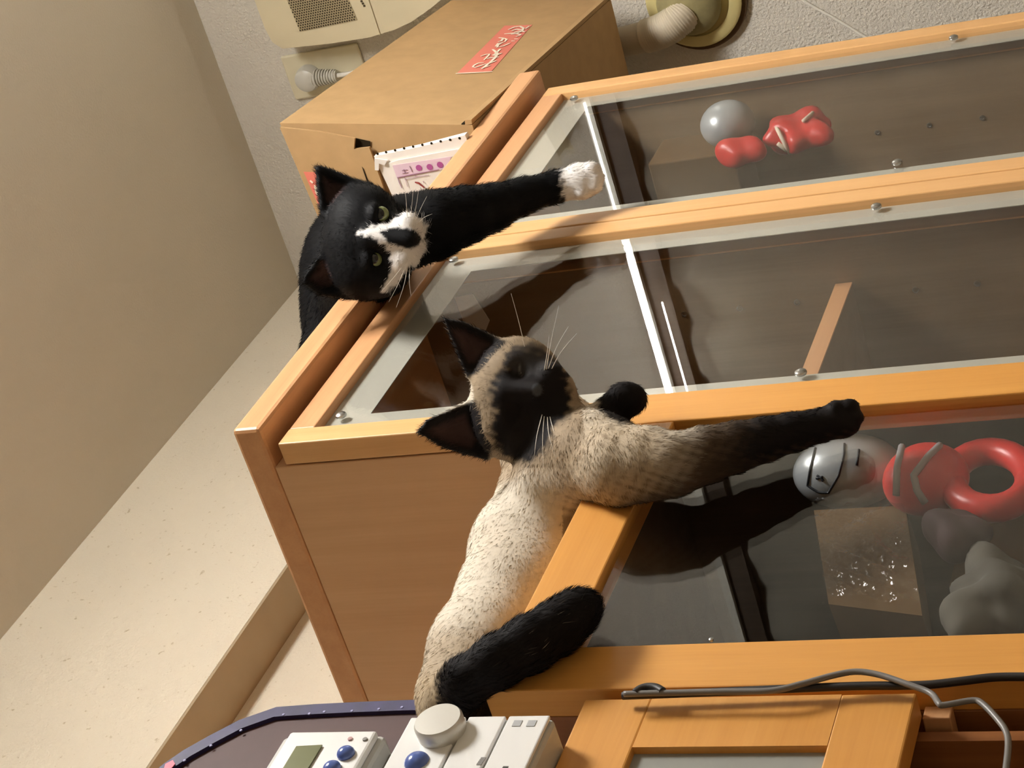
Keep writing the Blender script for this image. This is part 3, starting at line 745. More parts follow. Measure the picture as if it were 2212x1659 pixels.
cb = thing('wrapped_carton', 'small brown carton in crinkled clear wrap inside the orange cabinet', 'box', (1.23, 0.86, 0.36))
q = [at(x, y, Y=0.855) for x, y in ((1758, 1102), (1955, 1092), (1992, 1330), (1790, 1305))]
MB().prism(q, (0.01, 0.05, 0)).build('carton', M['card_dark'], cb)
wm = []; wf = []; N = 26
for i in range(N + 1):
    for j in range(N + 1):
        s_, t_ = i / N, j / N
        p = (q[0] * (1 - s_) + q[1] * s_) * (1 - t_) + (q[3] * (1 - s_) + q[2] * s_) * t_
        wm.append(p + np.array((0, -0.007 - 0.0045 * abs(math.sin(6 * s_ + 5 * math.sin(4 * t_))) - 0.003 * random.random(), 0)))
for i in range(N):
    for j in range(N):
        a = i * (N + 1) + j; wf.append((a, a + 1, a + N + 2, a + N + 1))
MB().add(wm, wf).build('clear_wrap', M['plastic_wrap'], cb, smooth='all')
q = at(2150, 1290, Y=0.860)
cl = MB().ball(q, (0.045, 0.024, 0.034), 40, 26)
cl.v = [tuple(np.array(p) + (np.array(p) - q) * 0.16 * (math.sin(90 * p[0] + 60 * p[2]) + math.sin(140 * p[2] - 70 * p[0]) + 0.6 * math.sin(230 * p[0]))) for p in cl.v]
tag(cl.build('cloth_bundle', M['grey_cloth'], smooth='all'), 'dark grey crumpled cloth bundle low inside the orange cabinet', 'cloth')
q = at(2150, 1180, Y=0.90)
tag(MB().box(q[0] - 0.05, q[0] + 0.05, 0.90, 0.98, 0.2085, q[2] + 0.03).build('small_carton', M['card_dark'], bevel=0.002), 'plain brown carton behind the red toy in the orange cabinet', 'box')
# tall cabinet, right door: silver ball and red toy on the shelf
q = at(1572, 268, Y=0.868)
tag(MB().ball(q, (0.033, 0.029, 0.034), 28, 18).build('silver_ball', M['helmet'], smooth='all'), 'shiny silver ball behind the right glass door', 'ball')
red2 = thing('red_pouch', 'red and white vinyl pouch below the silver ball behind glass', 'pouch', (2.18, 0.87, 0.6))
q = at(1728, 285, Y=0.868)
crumple(MB().ball(q, (0.036, 0.020, 0.044), 36, 24), q).build('pouch', M['red_toy'], red2, smooth='all')
fw_ = onball(q, (0.034, 0.020, 0.048))
for pts in ([(1672, 265), (1690, 300), (1706, 330)], [(1735, 262), (1760, 240)], [(1680, 310), (1700, 325)]):
    MB().tube([fw_(x, y) for x, y in along(pts)], 0.0026, 8).build('white_band', M['white_print'], red2, smooth='all')
crumple(MB().ball(at(1605, 328, Y=0.866), (0.020, 0.018, 0.028), 30, 20), at(1605, 328, Y=0.866)).build('pouch_end', M['red_toy'], red2, smooth='all')
q = at(1448, 320, Y=0.885)
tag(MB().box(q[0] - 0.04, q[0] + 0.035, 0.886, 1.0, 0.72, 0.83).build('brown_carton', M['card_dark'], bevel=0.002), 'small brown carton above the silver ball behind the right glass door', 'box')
# white patch added on the partition to imitate a reflection in the left door
tag(MB().prism([at(x, y, X=XM - 0.0006) for x, y in ((982, 642), (1022, 634), (1058, 692), (1040, 738), (1004, 702))], (-0.0008, 0, 0)).build('reflection_patch', M['paper']), 'white patch imitating a reflection in the left glass door', 'paper')

# ================================================================ cats
def grid_mesh(F, o, h):
    """naive surface nets on a regular grid of signed distances"""
    S = F < 0
    nx, ny, nz = F.shape
    cs = [(i, j, k) for i in (0, 1) for j in (0, 1) for k in (0, 1)]
    sub = lambda A_, c: A_[c[0]:nx - 1 + c[0], c[1]:ny - 1 + c[1], c[2]:nz - 1 + c[2]]
    cnt = sum(sub(S, c).astype(np.int8) for c in cs)
    act = (cnt > 0) & (cnt < 8)
    I = np.argwhere(act)
    acc = np.zeros((len(I), 3)); num = np.zeros(len(I))
    for a in cs:
        for ax in range(3):
            if a[ax] == 0:
                b = list(a); b[ax] = 1
                fa = F[I[:, 0] + a[0], I[:, 1] + a[1], I[:, 2] + a[2]]; fb = F[I[:, 0] + b[0], I[:, 1] + b[1], I[:, 2] + b[2]]
                m = (fa < 0) != (fb < 0)
                t = np.where(m, fa / np.where(m, fa - fb, 1), 0)
                p = np.tile(np.array(a, float), (len(I), 1)); p[:, ax] += t
                acc[m] += p[m]; num[m] += 1
    V = o + h * (I + acc / num[:, None])
    idx = -np.ones(act.shape, int); idx[act] = np.arange(len(I))
    quads = []
    for ax in range(3):
        u, w = [q for q in range(3) if q != ax]
        d = np.zeros(3, int); d[ax] = 1
        A0 = S[:nx - d[0], :ny - d[1], :nz - d[2]]; A1 = S[d[0]:, d[1]:, d[2]:]
        E_ = np.argwhere(A0 != A1)
        ok = (E_[:, u] > 0) & (E_[:, w] > 0) & (E_[:, u] < F.shape[u] - 1) & (E_[:, w] < F.shape[w] - 1)
        E_ = E_[ok]
        du = np.zeros(3, int); du[u] = 1; dw = np.zeros(3, int); dw[w] = 1
        g = lambda q: idx[q[:, 0], q[:, 1], q[:, 2]]
        Q = np.stack([g(E_ - du - dw), g(E_ - dw), g(E_), g(E_ - du)], 1)
        ins = S[E_[:, 0], E_[:, 1], E_[:, 2]]
        fl = ins if ax != 1 else ~ins
        Q[~fl] = Q[~fl][:, ::-1]
        quads.append(Q)
    return V, np.concatenate(quads)

class Clay:
    """a body shaped from blended lumps; x, y across the picture, w away from it, all in picture pixels at depth d0"""
    def __init__(s, lo_, hi_, h, d0):
        s.o = np.array(lo_, float); s.h = h; s.d0 = d0
        s.n = np.ceil((np.array(hi_) - s.o) / h).astype(int)
        s.F = np.full(s.n, 400.0, np.float32); s.flow = []
    def region(s, lo_, hi_):
        a = np.clip(np.floor((np.array(lo_) - s.o) / s.h).astype(int), 0, s.n); b = np.clip(np.ceil((np.array(hi_) - s.o) / s.h).astype(int) + 1, 0, s.n)
        sl = tuple(slice(i, j) for i, j in zip(a, b))
        g = np.meshgrid(*[s.o[k] + s.h * np.arange(a[k], b[k]) for k in range(3)], indexing='ij')
        return sl, g
    def blend(s, sl, d, k):
        a = s.F[sl]
        hh = np.maximum(k - np.abs(a - d), 0) / k
        s.F[sl] = np.minimum(a, d) - hh * hh * k * 0.25
    def carve(s, sl, d, k):
        a = s.F[sl]; d = -d
        hh = np.maximum(k - np.abs(a - d), 0) / k
        s.F[sl] = np.maximum(a, d) + hh * hh * k * 0.25
    def ell(s, c, r, k=20, rot=0.0, sub=False):
        c = np.array(c, float); r = np.array(r, float) if hasattr(r, '__len__') else np.array((r, r, r), float)
        m = r.max() + 3 * k
        sl, g = s.region(c - m, c + m)
        p = [g[i] - c[i] for i in range(3)]
        if rot:
            ca, sa = math.cos(rot), math.sin(rot)
            p = [ca * p[0] + sa * p[1], -sa * p[0] + ca * p[1], p[2]]
        k0 = np.sqrt(sum((p[i] / r[i]) ** 2 for i in range(3))); k1 = np.sqrt(sum((p[i] / r[i] ** 2) ** 2 for i in range(3)))
        d = k0 * (k0 - 1) / np.maximum(k1, 1e-6)
        (s.carve if sub else s.blend)(sl, d, k)
    def cap(s, a, b, ra, rb, k=20):
        a = np.array(a, float); b = np.array(b, float); m = max(ra, rb) + 3 * k
        sl, g = s.region(np.minimum(a, b) - m, np.maximum(a, b) + m)
        ab = b - a
        t = np.clip(sum((g[i] - a[i]) * ab[i] for i in range(3)) / (ab @ ab), 0, 1)
        d = np.sqrt(sum((g[i] - a[i] - ab[i] * t) ** 2 for i in range(3))) - (ra + (rb - ra) * t)
        s.blend(sl, d, k)
        s.flow.append((a, b))
    def chain(s, pts, k=20):
        for p, q in zip(pts, pts[1:]): s.cap(p[:3], q[:3], p[3], q[3], k)
    def ear(s, tri, w0, th, dw=(0, 0), k=14, rnd=8):
        """a flat rounded triangle, hollowed in front; dw tilts it in depth along x and y"""
        tri = [np.array(p, float) for p in tri]; c = sum(tri) / len(tri)
        lo_ = np.min(tri, 0) - 30; hi_ = np.max(tri, 0) + 30
        sl, g = s.region((*lo_, w0 - 90), (*hi_, w0 + 90))
        d = tri2(tri, g[0], g[1]) + rnd
        w = g[2] - w0 - dw[0] * (g[0] - c[0]) - dw[1] * (g[1] - c[1])
        hol = np.clip(-d - 6, 0, 26) * 0.8
        dd = np.maximum(d, np.abs(w - hol * 0.9) - th) - rnd * 0.5
        s.blend(sl, dd.astype(np.float32), k)
    def world(s, P):
        P = np.asarray(P, float)
        d = s.d0 * (1 + P[:, 2] / FPX)
        q = np.stack([(1659 - P[:, 1] - 829.5) / FPX * d, (P[:, 0] - 1106.0) / FPX * d, d], 1)
        return q @ RM
    def local(s, x, y, Y):
        p = at(x, y, Y=Y); return (x, y, (CF @ p / s.d0 - 1) * FPX)

def tri2(tri, x, y):
    d = None; inside = None
    n_ = len(tri); area = sum(tri[i][0] * tri[(i + 1) % n_][1] - tri[(i + 1) % n_][0] * tri[i][1] for i in range(n_))
    sgn = 1 if area > 0 else -1
    for i in range(n_):
        a, b = tri[i], tri[(i + 1) % n_]; e_ = b - a
        nx_, ny_ = e_[1] * sgn, -e_[0] * sgn; L = math.hypot(nx_, ny_)
        q = ((x - a[0]) * nx_ + (y - a[1]) * ny_) / L
        d = q if d is None else np.maximum(d, q)
    return d

def sm(a, b, x): 
    t = np.clip((x - a) / (b - a), 0, 1); return t * t * (3 - 2 * t)

def blob(P, c, r): return np.sqrt(sum(((P[:, i] - c[i]) / r[i]) ** 2 for i in range(2)))

def make_cat(clay, name, label, colour, mat, base, n_hair, hair_len, hair_w, flowf, lift=0.5, lenf=None, var=0.2, solid=()):
    V, Q = grid_mesh(clay.F, clay.o, clay.h)
    # relax the surface a little
    for it in range(3):
        acc = np.zeros_like(V); cn = np.zeros(len(V))
        for a, b in ((0, 1), (1, 2), (2, 3), (3, 0)):
            np.add.at(acc, Q[:, a], V[Q[:, b]]); np.add.at(cn, Q[:, a], 1)
            np.add.at(acc, Q[:, b], V[Q[:, a]]); np.add.at(cn, Q[:, b], 1)
        V = V * 0.5 + 0.5 * acc / np.maximum(cn, 1)[:, None]
    W = clay.world(V)
    for (x0, x1, y0, y1, z0, z1) in solid:          # the coat lies on furniture instead of sinking into it
        m = (W[:, 0] > x0) & (W[:, 0] < x1) & (W[:, 1] > y0) & (W[:, 1] < y1) & (W[:, 2] > z0) & (W[:, 2] < z1)
        pen = np.stack([W[:, 0] - x0, W[:, 1] - y0, z1 - W[:, 2]], 1); k_ = pen.argmin(1)
        W[m & (k_ == 0), 0] = x0; W[m & (k_ == 1), 1] = y0; W[m & (k_ == 2), 2] = z1
    fn_ = np.cross(W[Q[:, 2]] - W[Q[:, 0]], W[Q[:, 3]] - W[Q[:, 1]])
    cen = W[Q].mean(1)
    if (np.einsum('ij,ij->i', fn_, cen - W.mean(0)).sum()) < 0: Q = Q[:, ::-1]; fn_ = -fn_
    vn = np.zeros_like(W)
    for k in range(4): np.add.at(vn, Q[:, k], fn_)
    vn /= np.maximum(np.linalg.norm(vn, axis=1), 1e-12)[:, None]
    ob = MB(); ob.v = [tuple(p) for p in W.tolist()]; ob.f = [tuple(q) for q in Q.tolist()]
    o = ob.build(name, mat, smooth='all', origin=base)
    C_ = np.clip(colour(V, vn), 0, 1)
    ca = o.data.attributes.new('Coat', 'FLOAT_COLOR', 'POINT')
    ca.data.foreach_set('color', np.concatenate([C_, np.ones((len(C_), 1))], 1).astype(np.float32).ravel())
    # fur: short tapering hairs lying along the coat
    area = np.linalg.norm(fn_, axis=1); pr = area / area.sum()
    fi = rng.choice(len(Q), n_hair, p=pr)
    ba = rng.dirichlet((1, 1, 1, 1), n_hair)
    root = np.einsum('ij,ijk->ik', ba, W[Q[fi]]); rl = np.einsum('ij,ijk->ik', ba, V[Q[fi]])
    nr = np.einsum('ij,ijk->ik', ba, vn[Q[fi]]); nr /= np.linalg.norm(nr, axis=1)[:, None]
    col = colour(rl + rng.normal(0, 3, rl.shape), nr)
    fl = flowf(rl)                       # picture-space direction -> room
    fw = clay.world(rl + fl) - clay.world(rl)
    fw += rng.normal(0, 0.25, fw.shape) * np.linalg.norm(fw, axis=1)[:, None]
    tg = fw - nr * np.einsum('ij,ij->i', fw, nr)[:, None]; tg /= np.maximum(np.linalg.norm(tg, axis=1), 1e-12)[:, None]
    L = hair_len * rng.uniform(0.5, 1.2, n_hair)
    if lenf is not None: L = L * lenf(rl)
    lf = lift * rng.uniform(0.5, 1.4, n_hair)
    d1 = tg * np.cos(lf)[:, None] + nr * np.sin(lf)[:, None]
    d2 = tg * np.cos(lf * 0.5)[:, None] + nr * np.sin(lf * 0.5)[:, None]
    sd_ = np.cross(d1, nr); sd_ /= np.maximum(np.linalg.norm(sd_, axis=1), 1e-12)[:, None]
    ang = rng.uniform(-1.1, 1.1, n_hair)
    up_ = np.cross(sd_, d1)
    sd_ = sd_ * np.cos(ang)[:, None] + up_ * np.sin(ang)[:, None]
    p0 = root - nr * 0.0006; p1 = p0 + d1 * (L * 0.55)[:, None]; p2 = p1 + d2 * (L * 0.45)[:, None]
    hw = (hair_w * rng.uniform(0.6, 1.2, n_hair))[:, None]
    HV = np.stack([p0 - sd_ * hw, p0 + sd_ * hw, p1 + sd_ * hw * 0.7, p1 - sd_ * hw * 0.7, p2], 1).reshape(-1, 3)
    b5 = np.arange(n_hair) * 5
    fs_ = np.stack([b5, b5 + 1, b5 + 2, b5 + 3], 1).tolist() + np.stack([b5 + 3, b5 + 2, b5 + 4], 1).tolist()
    hb = MB(); hb.v = [tuple(p) for p in HV.tolist()]; hb.f = [tuple(q) for q in fs_]
    fo = hb.build('fur', mat, o, smooth='all')
    fo['kind'] = 'stuff'
    ca = fo.data.attributes.new('Coat', 'FLOAT_COLOR', 'POINT')
    br = rng.uniform(1 - var, 1 + var, (n_hair, 1))
    cc = np.repeat(np.clip(col * br, 0, 1), 5, 0)
    ca.data.foreach_set('color', np.concatenate([cc, np.ones((len(cc), 1))], 1).astype(np.float32).ravel())
    fo.data.normals_split_custom_set_from_vertices(np.repeat(nr, 5, 0).tolist())
    tag(o, label, 'cat')
    return o

def whiskers(clay, cat, specs, r=0.00032):
    for pts in specs:
        P = clay.world(np.array(pts, float))
        P = smooth_pts(P, 5)
        MB().tube(P, [r * (1 - 0.75 * i / (len(P) - 1)) for i in range(len(P))], 5).build('whisker', M['whisker'], cat, smooth='all')

def eye_mat(name, iris, pupil=(0.004, 0.004, 0.004), slit=(0.34, 0.62), shift=0.0):
    """glossy eye: pupil and iris around the local -Y axis of the eyeball (object coordinates scaled to radius 1)"""
    nt = NT(name); b = bsdf(nt, None, 0.06, 0, 0.8)
    tc = nt.n('ShaderNodeTexCoord'); sx = nt.n('ShaderNodeSeparateXYZ'); nt.l(tc.outputs['Object'], sx.inputs[0])
    def sq(o_, k):
        m = nt.n('ShaderNodeMath', operation='MULTIPLY'); m.inputs[1].default_value = 1 / k; nt.l(o_, m.inputs[0])
        p = nt.n('ShaderNodeMath', operation='POWER'); p.inputs[1].default_value = 2; nt.l(m.outputs[0], p.inputs[0])
        ab = nt.n('ShaderNodeMath', operation='ABSOLUTE'); nt.l(m.outputs[0], ab.inputs[0]); nt.l(ab.outputs[0], p.inputs[0]); return p.outputs[0]
    ad = nt.n('ShaderNodeMath', operation='ADD'); sh_ = nt.n('ShaderNodeMath', operation='ADD'); sh_.inputs[1].default_value = shift; nt.l(sx.outputs[0], sh_.inputs[0]); nt.l(sq(sh_.outputs[0], slit[0]), ad.inputs[0]); nt.l(sq(sx.outputs[1], slit[1]), ad.inputs[1])
    rp = nt.n('ShaderNodeValToRGB')
    rp.color_ramp.elements[0].position = 0.45; rp.color_ramp.elements[0].color = (*pupil, 1)
    rp.color_ramp.elements[1].position = 0.55; rp.color_ramp.elements[1].color = (*lin(iris), 1)
    dv = nt.n('ShaderNodeMath', operation='MULTIPLY'); dv.inputs[1].default_value = 0.5; nt.l(ad.outputs[0], dv.inputs[0])
    nt.l(dv.outputs[0], rp.inputs[0]); nt.l(rp.outputs[0], b.inputs['Base Color']); nt.l(b.outputs[0], nt.out.inputs[0])
    return nt.m

def eyeball(clay, cat, c, rpx, mat, squash=(1, 1, 0.8)):
    """ball whose local x, y lie across the picture and local z points at the viewer"""
    P = clay.world(np.array([c], float))[0]
    s_ = clay.d0 / FPX * rpx
    me = bpy.data.meshes.new('eye')
    m = MB().ball((0, 0, 0), 1.0, 24, 16)
    me.from_pydata(m.v, [], m.f); me.materials.append(mat)
    me.polygons.foreach_set('use_smooth', [True] * len(me.polygons))
    ob = bpy.data.objects.new('eye', me); COL.objects.link(ob)
    ob.parent = cat
    rot = Matrix(((CD[0], CR[0], -CF[0]), (CD[1], CR[1], -CF[1]), (CD[2], CR[2], -CF[2])))
    ob.rotation_euler = rot.to_euler()
    ob.scale = (s_ * squash[0], s_ * squash[1], s_ * squash[2])
    ob.location = Vector(P - ORG[cat.name])
    return ob

# ---------------------------------------------------------------- black and white cat on the tall cabinet
DB = 2.10
k1 = Clay((600, 320, -330), (1330, 800, 640), 4.6, DB)
L = k1.local
def LW(p):                                   # a room point in the clay's own coordinates
    q = RM @ np.array(p, float); return (1106 + FPX * q[1] / q[2], 1659 - (829.5 + FPX * q[0] / q[2]), (q[2] / DB - 1) * FPX)
hw = L(800, 520, 0.735)[2]                   # depth of the head
k1.ell((776, 520, hw), (78, 112, 92), 20)
k1.ell((790, 462, hw - 12), (66, 62, 74), 30)
k1.ell((792, 586, hw - 12), (66, 62, 74), 30)
k1.ell((835, 520, hw - 55), (58, 62, 56), 30)
k1.ell((880, 490, hw - 88), (33, 32, 32), 16)
k1.ell((874, 556, hw - 88), (33, 34, 32), 16)
k1.cap((800, 512, hw - 92), (884, 517, hw - 116), 20, 19, 16)
k1.ell((897, 524, hw - 70), (24, 32, 32), 16)
k1.ell((836, 600, hw - 40), (42, 40, 50), 24)
for ex, ey in ((822, 462), (809, 560)): k1.ell((ex, ey, hw - 108), (21, 19, 26), 12, sub=True)
for ex, ey in ((808, 459), (795, 561)): k1.ell((ex, ey, hw - 84), (13, 22, 20), 10)
k1.ear([(676, 354), (700, 356), (806, 398), (762, 476), (690, 474)], hw + 4, 9, dw=(0.12, -0.1), k=14)
k1.ear([(648, 612), (656, 590), (700, 530), (770, 580), (762, 652), (690, 642)], hw + 6, 9, dw=(0.1, 0.2), k=14)
# neck, back and shoulders on the cabinet top
b1, b2, b3 = LW((1.83, 0.90, 1.106)), LW((1.70, 0.97, 1.104)), LW((1.60, 1.06, 1.098))
k1.cap((795, 525, hw + 30), b1, 84, 110, 40)
k1.ell((772, 600, L(772, 600, 0.90)[2]), (126, 178, 130), 30)
k1.ell((756, 690, L(756, 690, 0.93)[2]), (104, 150, 120), 30)
k1.cap(b1, b2, 118, 128, 30)
k1.cap(b2, b3, 128, 120, 30)
# foreleg hanging in front of the door
lg = [(880, 500, L(880, 500, 0.752)[2], 82), (935, 486, L(935, 486, 0.752)[2], 74), (1000, 466, L(1000, 466, 0.758)[2], 61), (1060, 449, L(1060, 449, 0.766)[2], 50), (1130, 423, L(1130, 423, 0.772)[2], 38), (1200, 404, L(1200, 404, 0.778)[2], 33), (1232, 397, L(1232, 397, 0.780)[2], 33)]
k1.chain(lg, 16)
pw = L(1258, 390, 0.780)[2]
k1.ell((1256, 391, pw), (42, 41, 36), 14)
for tx, ty, tr in ((1278, 366, 21), (1287, 384, 20), (1283, 402, 19), (1256, 416, 17)): k1.ell((tx, ty, pw - 12), (tr, tr * 0.86, 24), 5)
k1.flow = []
def col_b(P, nrm):
    n_ = len(P); c = np.tile(np.array((0.0060, 0.0060, 0.0068)), (n_, 1))
    x, y, w = P[:, 0], P[:, 1], P[:, 2]
    jit = 4 * np.sin(x * 0.31 + y * 0.17) + 3 * np.sin(y * 0.43 - w * 0.2)
    head = (w < hw + 20) & (x < 930)
    W_ = np.array((0.80, 0.77, 0.74))
    # blaze: from between the eyes widening to the muzzle, then down both cheeks
    def poly(pts): return tri2([np.array(p, float) for p in pts], x, y)
    def bandd(a, b, ra, rb):
        a = np.array(a, float); b = np.array(b, float); ab = b - a
        t = np.clip(((x - a[0]) * ab[0] + (y - a[1]) * ab[1]) / (ab @ ab), 0, 1)
        return np.hypot(x - a[0] - ab[0] * t, y - a[1] - ab[1] * t) - (ra + (rb - ra) * t)
    d = bandd((776, 503), (806, 500), 4, 10)
    for seg in (((806, 498), (850, 486), 9, 8), ((808, 504), (842, 528), 9, 9), ((842, 528), (868, 552), 9, 20), ((850, 486), (880, 478), 8, 20), ((880, 478), (906, 492), 21, 16), ((868, 558), (896, 556), 24, 18), ((866, 570), (850, 606), 20, 10), ((850, 606), (832, 626), 9, 5), ((905, 492), (908, 550), 12, 12), ((896, 556), (905, 530), 18, 14), ((868, 560), (858, 540), 14, 8)):
        d = np.minimum(d, bandd(*seg))
    white = sm(4, -3, d + jit * 0.6) * head
    # black patch over the nose
    nd = bandd((830, 504), (850, 510), 6, 16); nd = np.minimum(nd, bandd((850, 510), (884, 515), 18, 21)); nd = np.minimum(nd, bandd((884, 515), (897, 516), 19, 12))
    white = white * (1 - sm(3, -3, nd + jit * 0.3))
    paw = sm(1206, 1218, x - 0.12 * (y - 395) + jit)
    white = np.maximum(white, paw)
    c = c * (1 - white[:, None]) + W_ * white[:, None]
    # ear linings
    for tri in ([(694, 378), (758, 403), (726, 446), (702, 440)], [(664, 604), (696, 556), (728, 580), (722, 618), (694, 624)]):
        q = sm(2, -12, tri2([np.array(p, float) for p in tri], x, y)) * (w < hw + 60) * (w > hw - 26)
        c = c * (1 - q[:, None] * 0.8) + np.array((0.075, 0.046, 0.044)) * q[:, None] * 0.8
    # nose leather, mouth
    q = sm(4, -2, blob(P, (898, 517), (9, 13)) * 10 - 10); c = c * (1 - q[:, None]) + np.array((0.010, 0.009, 0.010)) * q[:, None]
    q = sm(2.5, 0.5, np.abs(bandd((908, 517), (914, 520), 0, 0))); c = c * (1 - 0.7 * q[:, None])
    # toe creases on the white paw
    return c
def flow_b(P):
    x, y = P[:, 0], P[:, 1]
    f = np.zeros_like(P)
    f[:, 0] = x - 905; f[:, 1] = y - 518; f[:, 2] = 60
    lgm = (x > 935)
    f[lgm] = np.array((1.0, -0.28, 0.0))
    f /= np.maximum(np.linalg.norm(f, axis=1), 1e-6)[:, None]
    return f * 5
def len_b(P):
    x, y = P[:, 0], P[:, 1]
    return np.where((x > 770) & (x < 930) & (P[:, 2] < hw - 20), 0.7, 1.05) * np.where(x > 1210, 0.6, 1.0)
tux = make_cat(k1, 'cat', 'black cat with white blaze and white paw lying on top of the tall cabinet', col_b, M['coat_black'], (1.80, 0.93, TZ), 52000, 0.0075, 0.0003, flow_b, 0.46, lenf=len_b, solid=((TX0 - 0.002, TX1 + 0.02, TYF - 0.0006, 2, TZ - 0.034, TZ + 0.0006), (TX0 - 0.001, 2.4, TD - 0.0008, 2, -H, TZ - 0.03)))
em = eye_mat('green_eye', (128, 138, 88), slit=(0.66, 0.70), shift=0.24)
em2 = em
eyeball(k1, tux, (824, 463, hw - 84), 17, em, (0.95, 1, 0.8))
eyeball(k1, tux, (811, 559, hw - 84), 17, em, (0.95, 1, 0.8))
wz = hw - 105
whiskers(k1, tux, [[(880, 480, wz), (878, 440, wz - 20), (874, 408, wz - 25)], [(886, 478, wz), (890, 440, wz - 20), (893, 402, wz - 25)], [(892, 480, wz), (899, 445, wz - 20), (904, 412, wz - 25)], [(896, 482, wz), (908, 452, wz - 20), (922, 424, wz - 25)], [(900, 486, wz), (916, 470, wz - 15), (934, 462, wz - 20)],
                   [(874, 578, wz), (862, 610, wz - 20), (840, 652, wz - 20)], [(880, 578, wz), (872, 618, wz - 20), (856, 664, wz - 20)], [(886, 576, wz), (884, 605, wz - 15), (888, 640, wz - 20)], [(870, 575, wz), (850, 600, wz - 20), (822, 632, wz - 20)]])

# ---------------------------------------------------------------- cream cat with dark points on the short cabinet
DS = 1.58
k2 = Clay((870, 670, -820), (1890, 1640, 620), 5.0, DS)
L2 = k2.local
hs = L2(1130, 860, 0.742)[2]
k2.ell((1120, 860, hs), (104, 122, 100), 24)
k2.ell((1120, 800, hs - 6), (78, 68, 84), 30)
k2.ell((1110, 925, hs - 6), (80, 70, 84), 30)
k2.ell((1178, 852, hs - 56), (62, 70, 60), 30)
k2.ell((1192, 818, hs - 92), (34, 34, 30), 16)
k2.ell((1188, 880, hs - 92), (34, 36, 30), 16)
k2.cap((1098, 842, hs - 84), (1158, 842, hs - 122), 22, 18, 20)
k2.ell((1218, 852, hs - 66), (26, 38, 34), 18)
for ex, ey in ((1122, 796), (1112, 892)): k2.ell((ex, ey, hs - 100), (16, 22, 14), 14, sub=True)
k2.ear([(952, 684), (1000, 690), (1104, 738), (1040, 830), (1008, 822)], hs + 16, 9, dw=(0.05, -0.1), k=16)
k2.ear([(896, 934), (918, 906), (1034, 850), (1084, 960), (1060, 1000), (960, 972)], hs + 16, 9, dw=(0.05, 0.1), k=16)
# neck, chest and the long body lying along the cabinet top
def B2(x, y, Y, r): return (x, y, L2(x, y, Y)[2], r)
k2.chain([B2(1140, 890, 0.80, 96), B2(1205, 975, 0.835, 112), B2(1218, 1078, 0.852, 134), B2(1158, 1195, 0.852, 138), B2(1122, 1300, 0.855, 132), B2(1052, 1410, 0.855, 122), B2(1000, 1505, 0.85, 104)], 40)
k2.chain([B2(1180, 930, 0.775, 80), B2(1275, 985, 0.775, 92), B2(1340, 1010, 0.768, 84)], 36)
k2.ell((1300, 985, L2(1300, 985, 0.772)[2]), (100, 88, 80), 30)
k2.ell((1215, 1040, L2(1215, 1040, 0.80)[2]), (110, 90, 90), 40)
# foreleg stretched down along the stile
k2.chain([B2(1330, 1000, 0.768, 84), B2(1400, 1002, 0.767, 78), B2(1450, 1004, 0.768, 68), B2(1520, 984, 0.770, 60), B2(1588, 966, 0.772, 53), B2(1650, 950, 0.774, 46), B2(1710, 934, 0.776, 40), B2(1775, 918, 0.778, 38)], 18)
pw2 = L2(1820, 905, 0.778)[2]
k2.ell((1815, 907, pw2), (44, 42, 38), 14)
for tx, ty, tr in ((1806, 882, 20), (1836, 880, 22), (1846, 902, 21), (1838, 922, 19)): k2.ell((tx, ty, pw2 - 10), (tr, tr * 0.9, 24), 5)
# the folded forepaw beside the chin
p3 = L2(1352, 862, 0.768)[2]
k2.chain([(1250, 935, L2(1250, 935, 0.785)[2], 50), (1310, 905, L2(1310, 905, 0.778)[2], 40), (1342, 872, p3, 36)], 16)
k2.ell((1354, 862, p3 - 10), (45, 38, 34), 12)
k2.cap((1304, 868, p3 - 6), (1340, 866, p3 - 6), 9, 26, 12)
# rump and thick tail curling over the front edge
k2.chain([B2(985, 1520, 0.85, 80), B2(975, 1500, 0.81, 56), B2(1010, 1470, 0.785, 52), B2(1070, 1432, 0.774, 56), B2(1140, 1393, 0.772, 60), B2(1200, 1358, 0.773, 58), B2(1238, 1328, 0.775, 52), B2(1256, 1314, 0.777, 44)], 16)
k2.ell((965, 1530, L2(965, 1530, 0.835)[2]), (60, 60, 60), 30)
CREAM, TAN, BROWN, DARK = np.array((0.72, 0.645, 0.53)), np.array((0.40, 0.29, 0.18)), np.array((0.10, 0.068, 0.044)), np.array((0.011, 0.009, 0.009))
def mixc(c, t, q): return c * (1 - q[:, None]) + t * q[:, None]
TAIL = [B2(1000, 1478, 0.795, 46), B2(1010, 1470, 0.785, 52), B2(1070, 1432, 0.774, 56), B2(1140, 1393, 0.772, 60), B2(1200, 1358, 0.773, 58), B2(1238, 1328, 0.775, 54), B2(1262, 1310, 0.777, 50)]
def tail_d(P):
    d = np.full(len(P), 1e9)
    for a, b in zip(TAIL, TAIL[1:]):
        a_, b_ = np.array(a[:3]), np.array(b[:3]); ab = b_ - a_
        t = np.clip((P - a_) @ ab / (ab @ ab), 0, 1)
        d = np.minimum(d, np.linalg.norm(P - a_ - t[:, None] * ab, axis=1) - (a[3] + (b[3] - a[3]) * t))
    return d
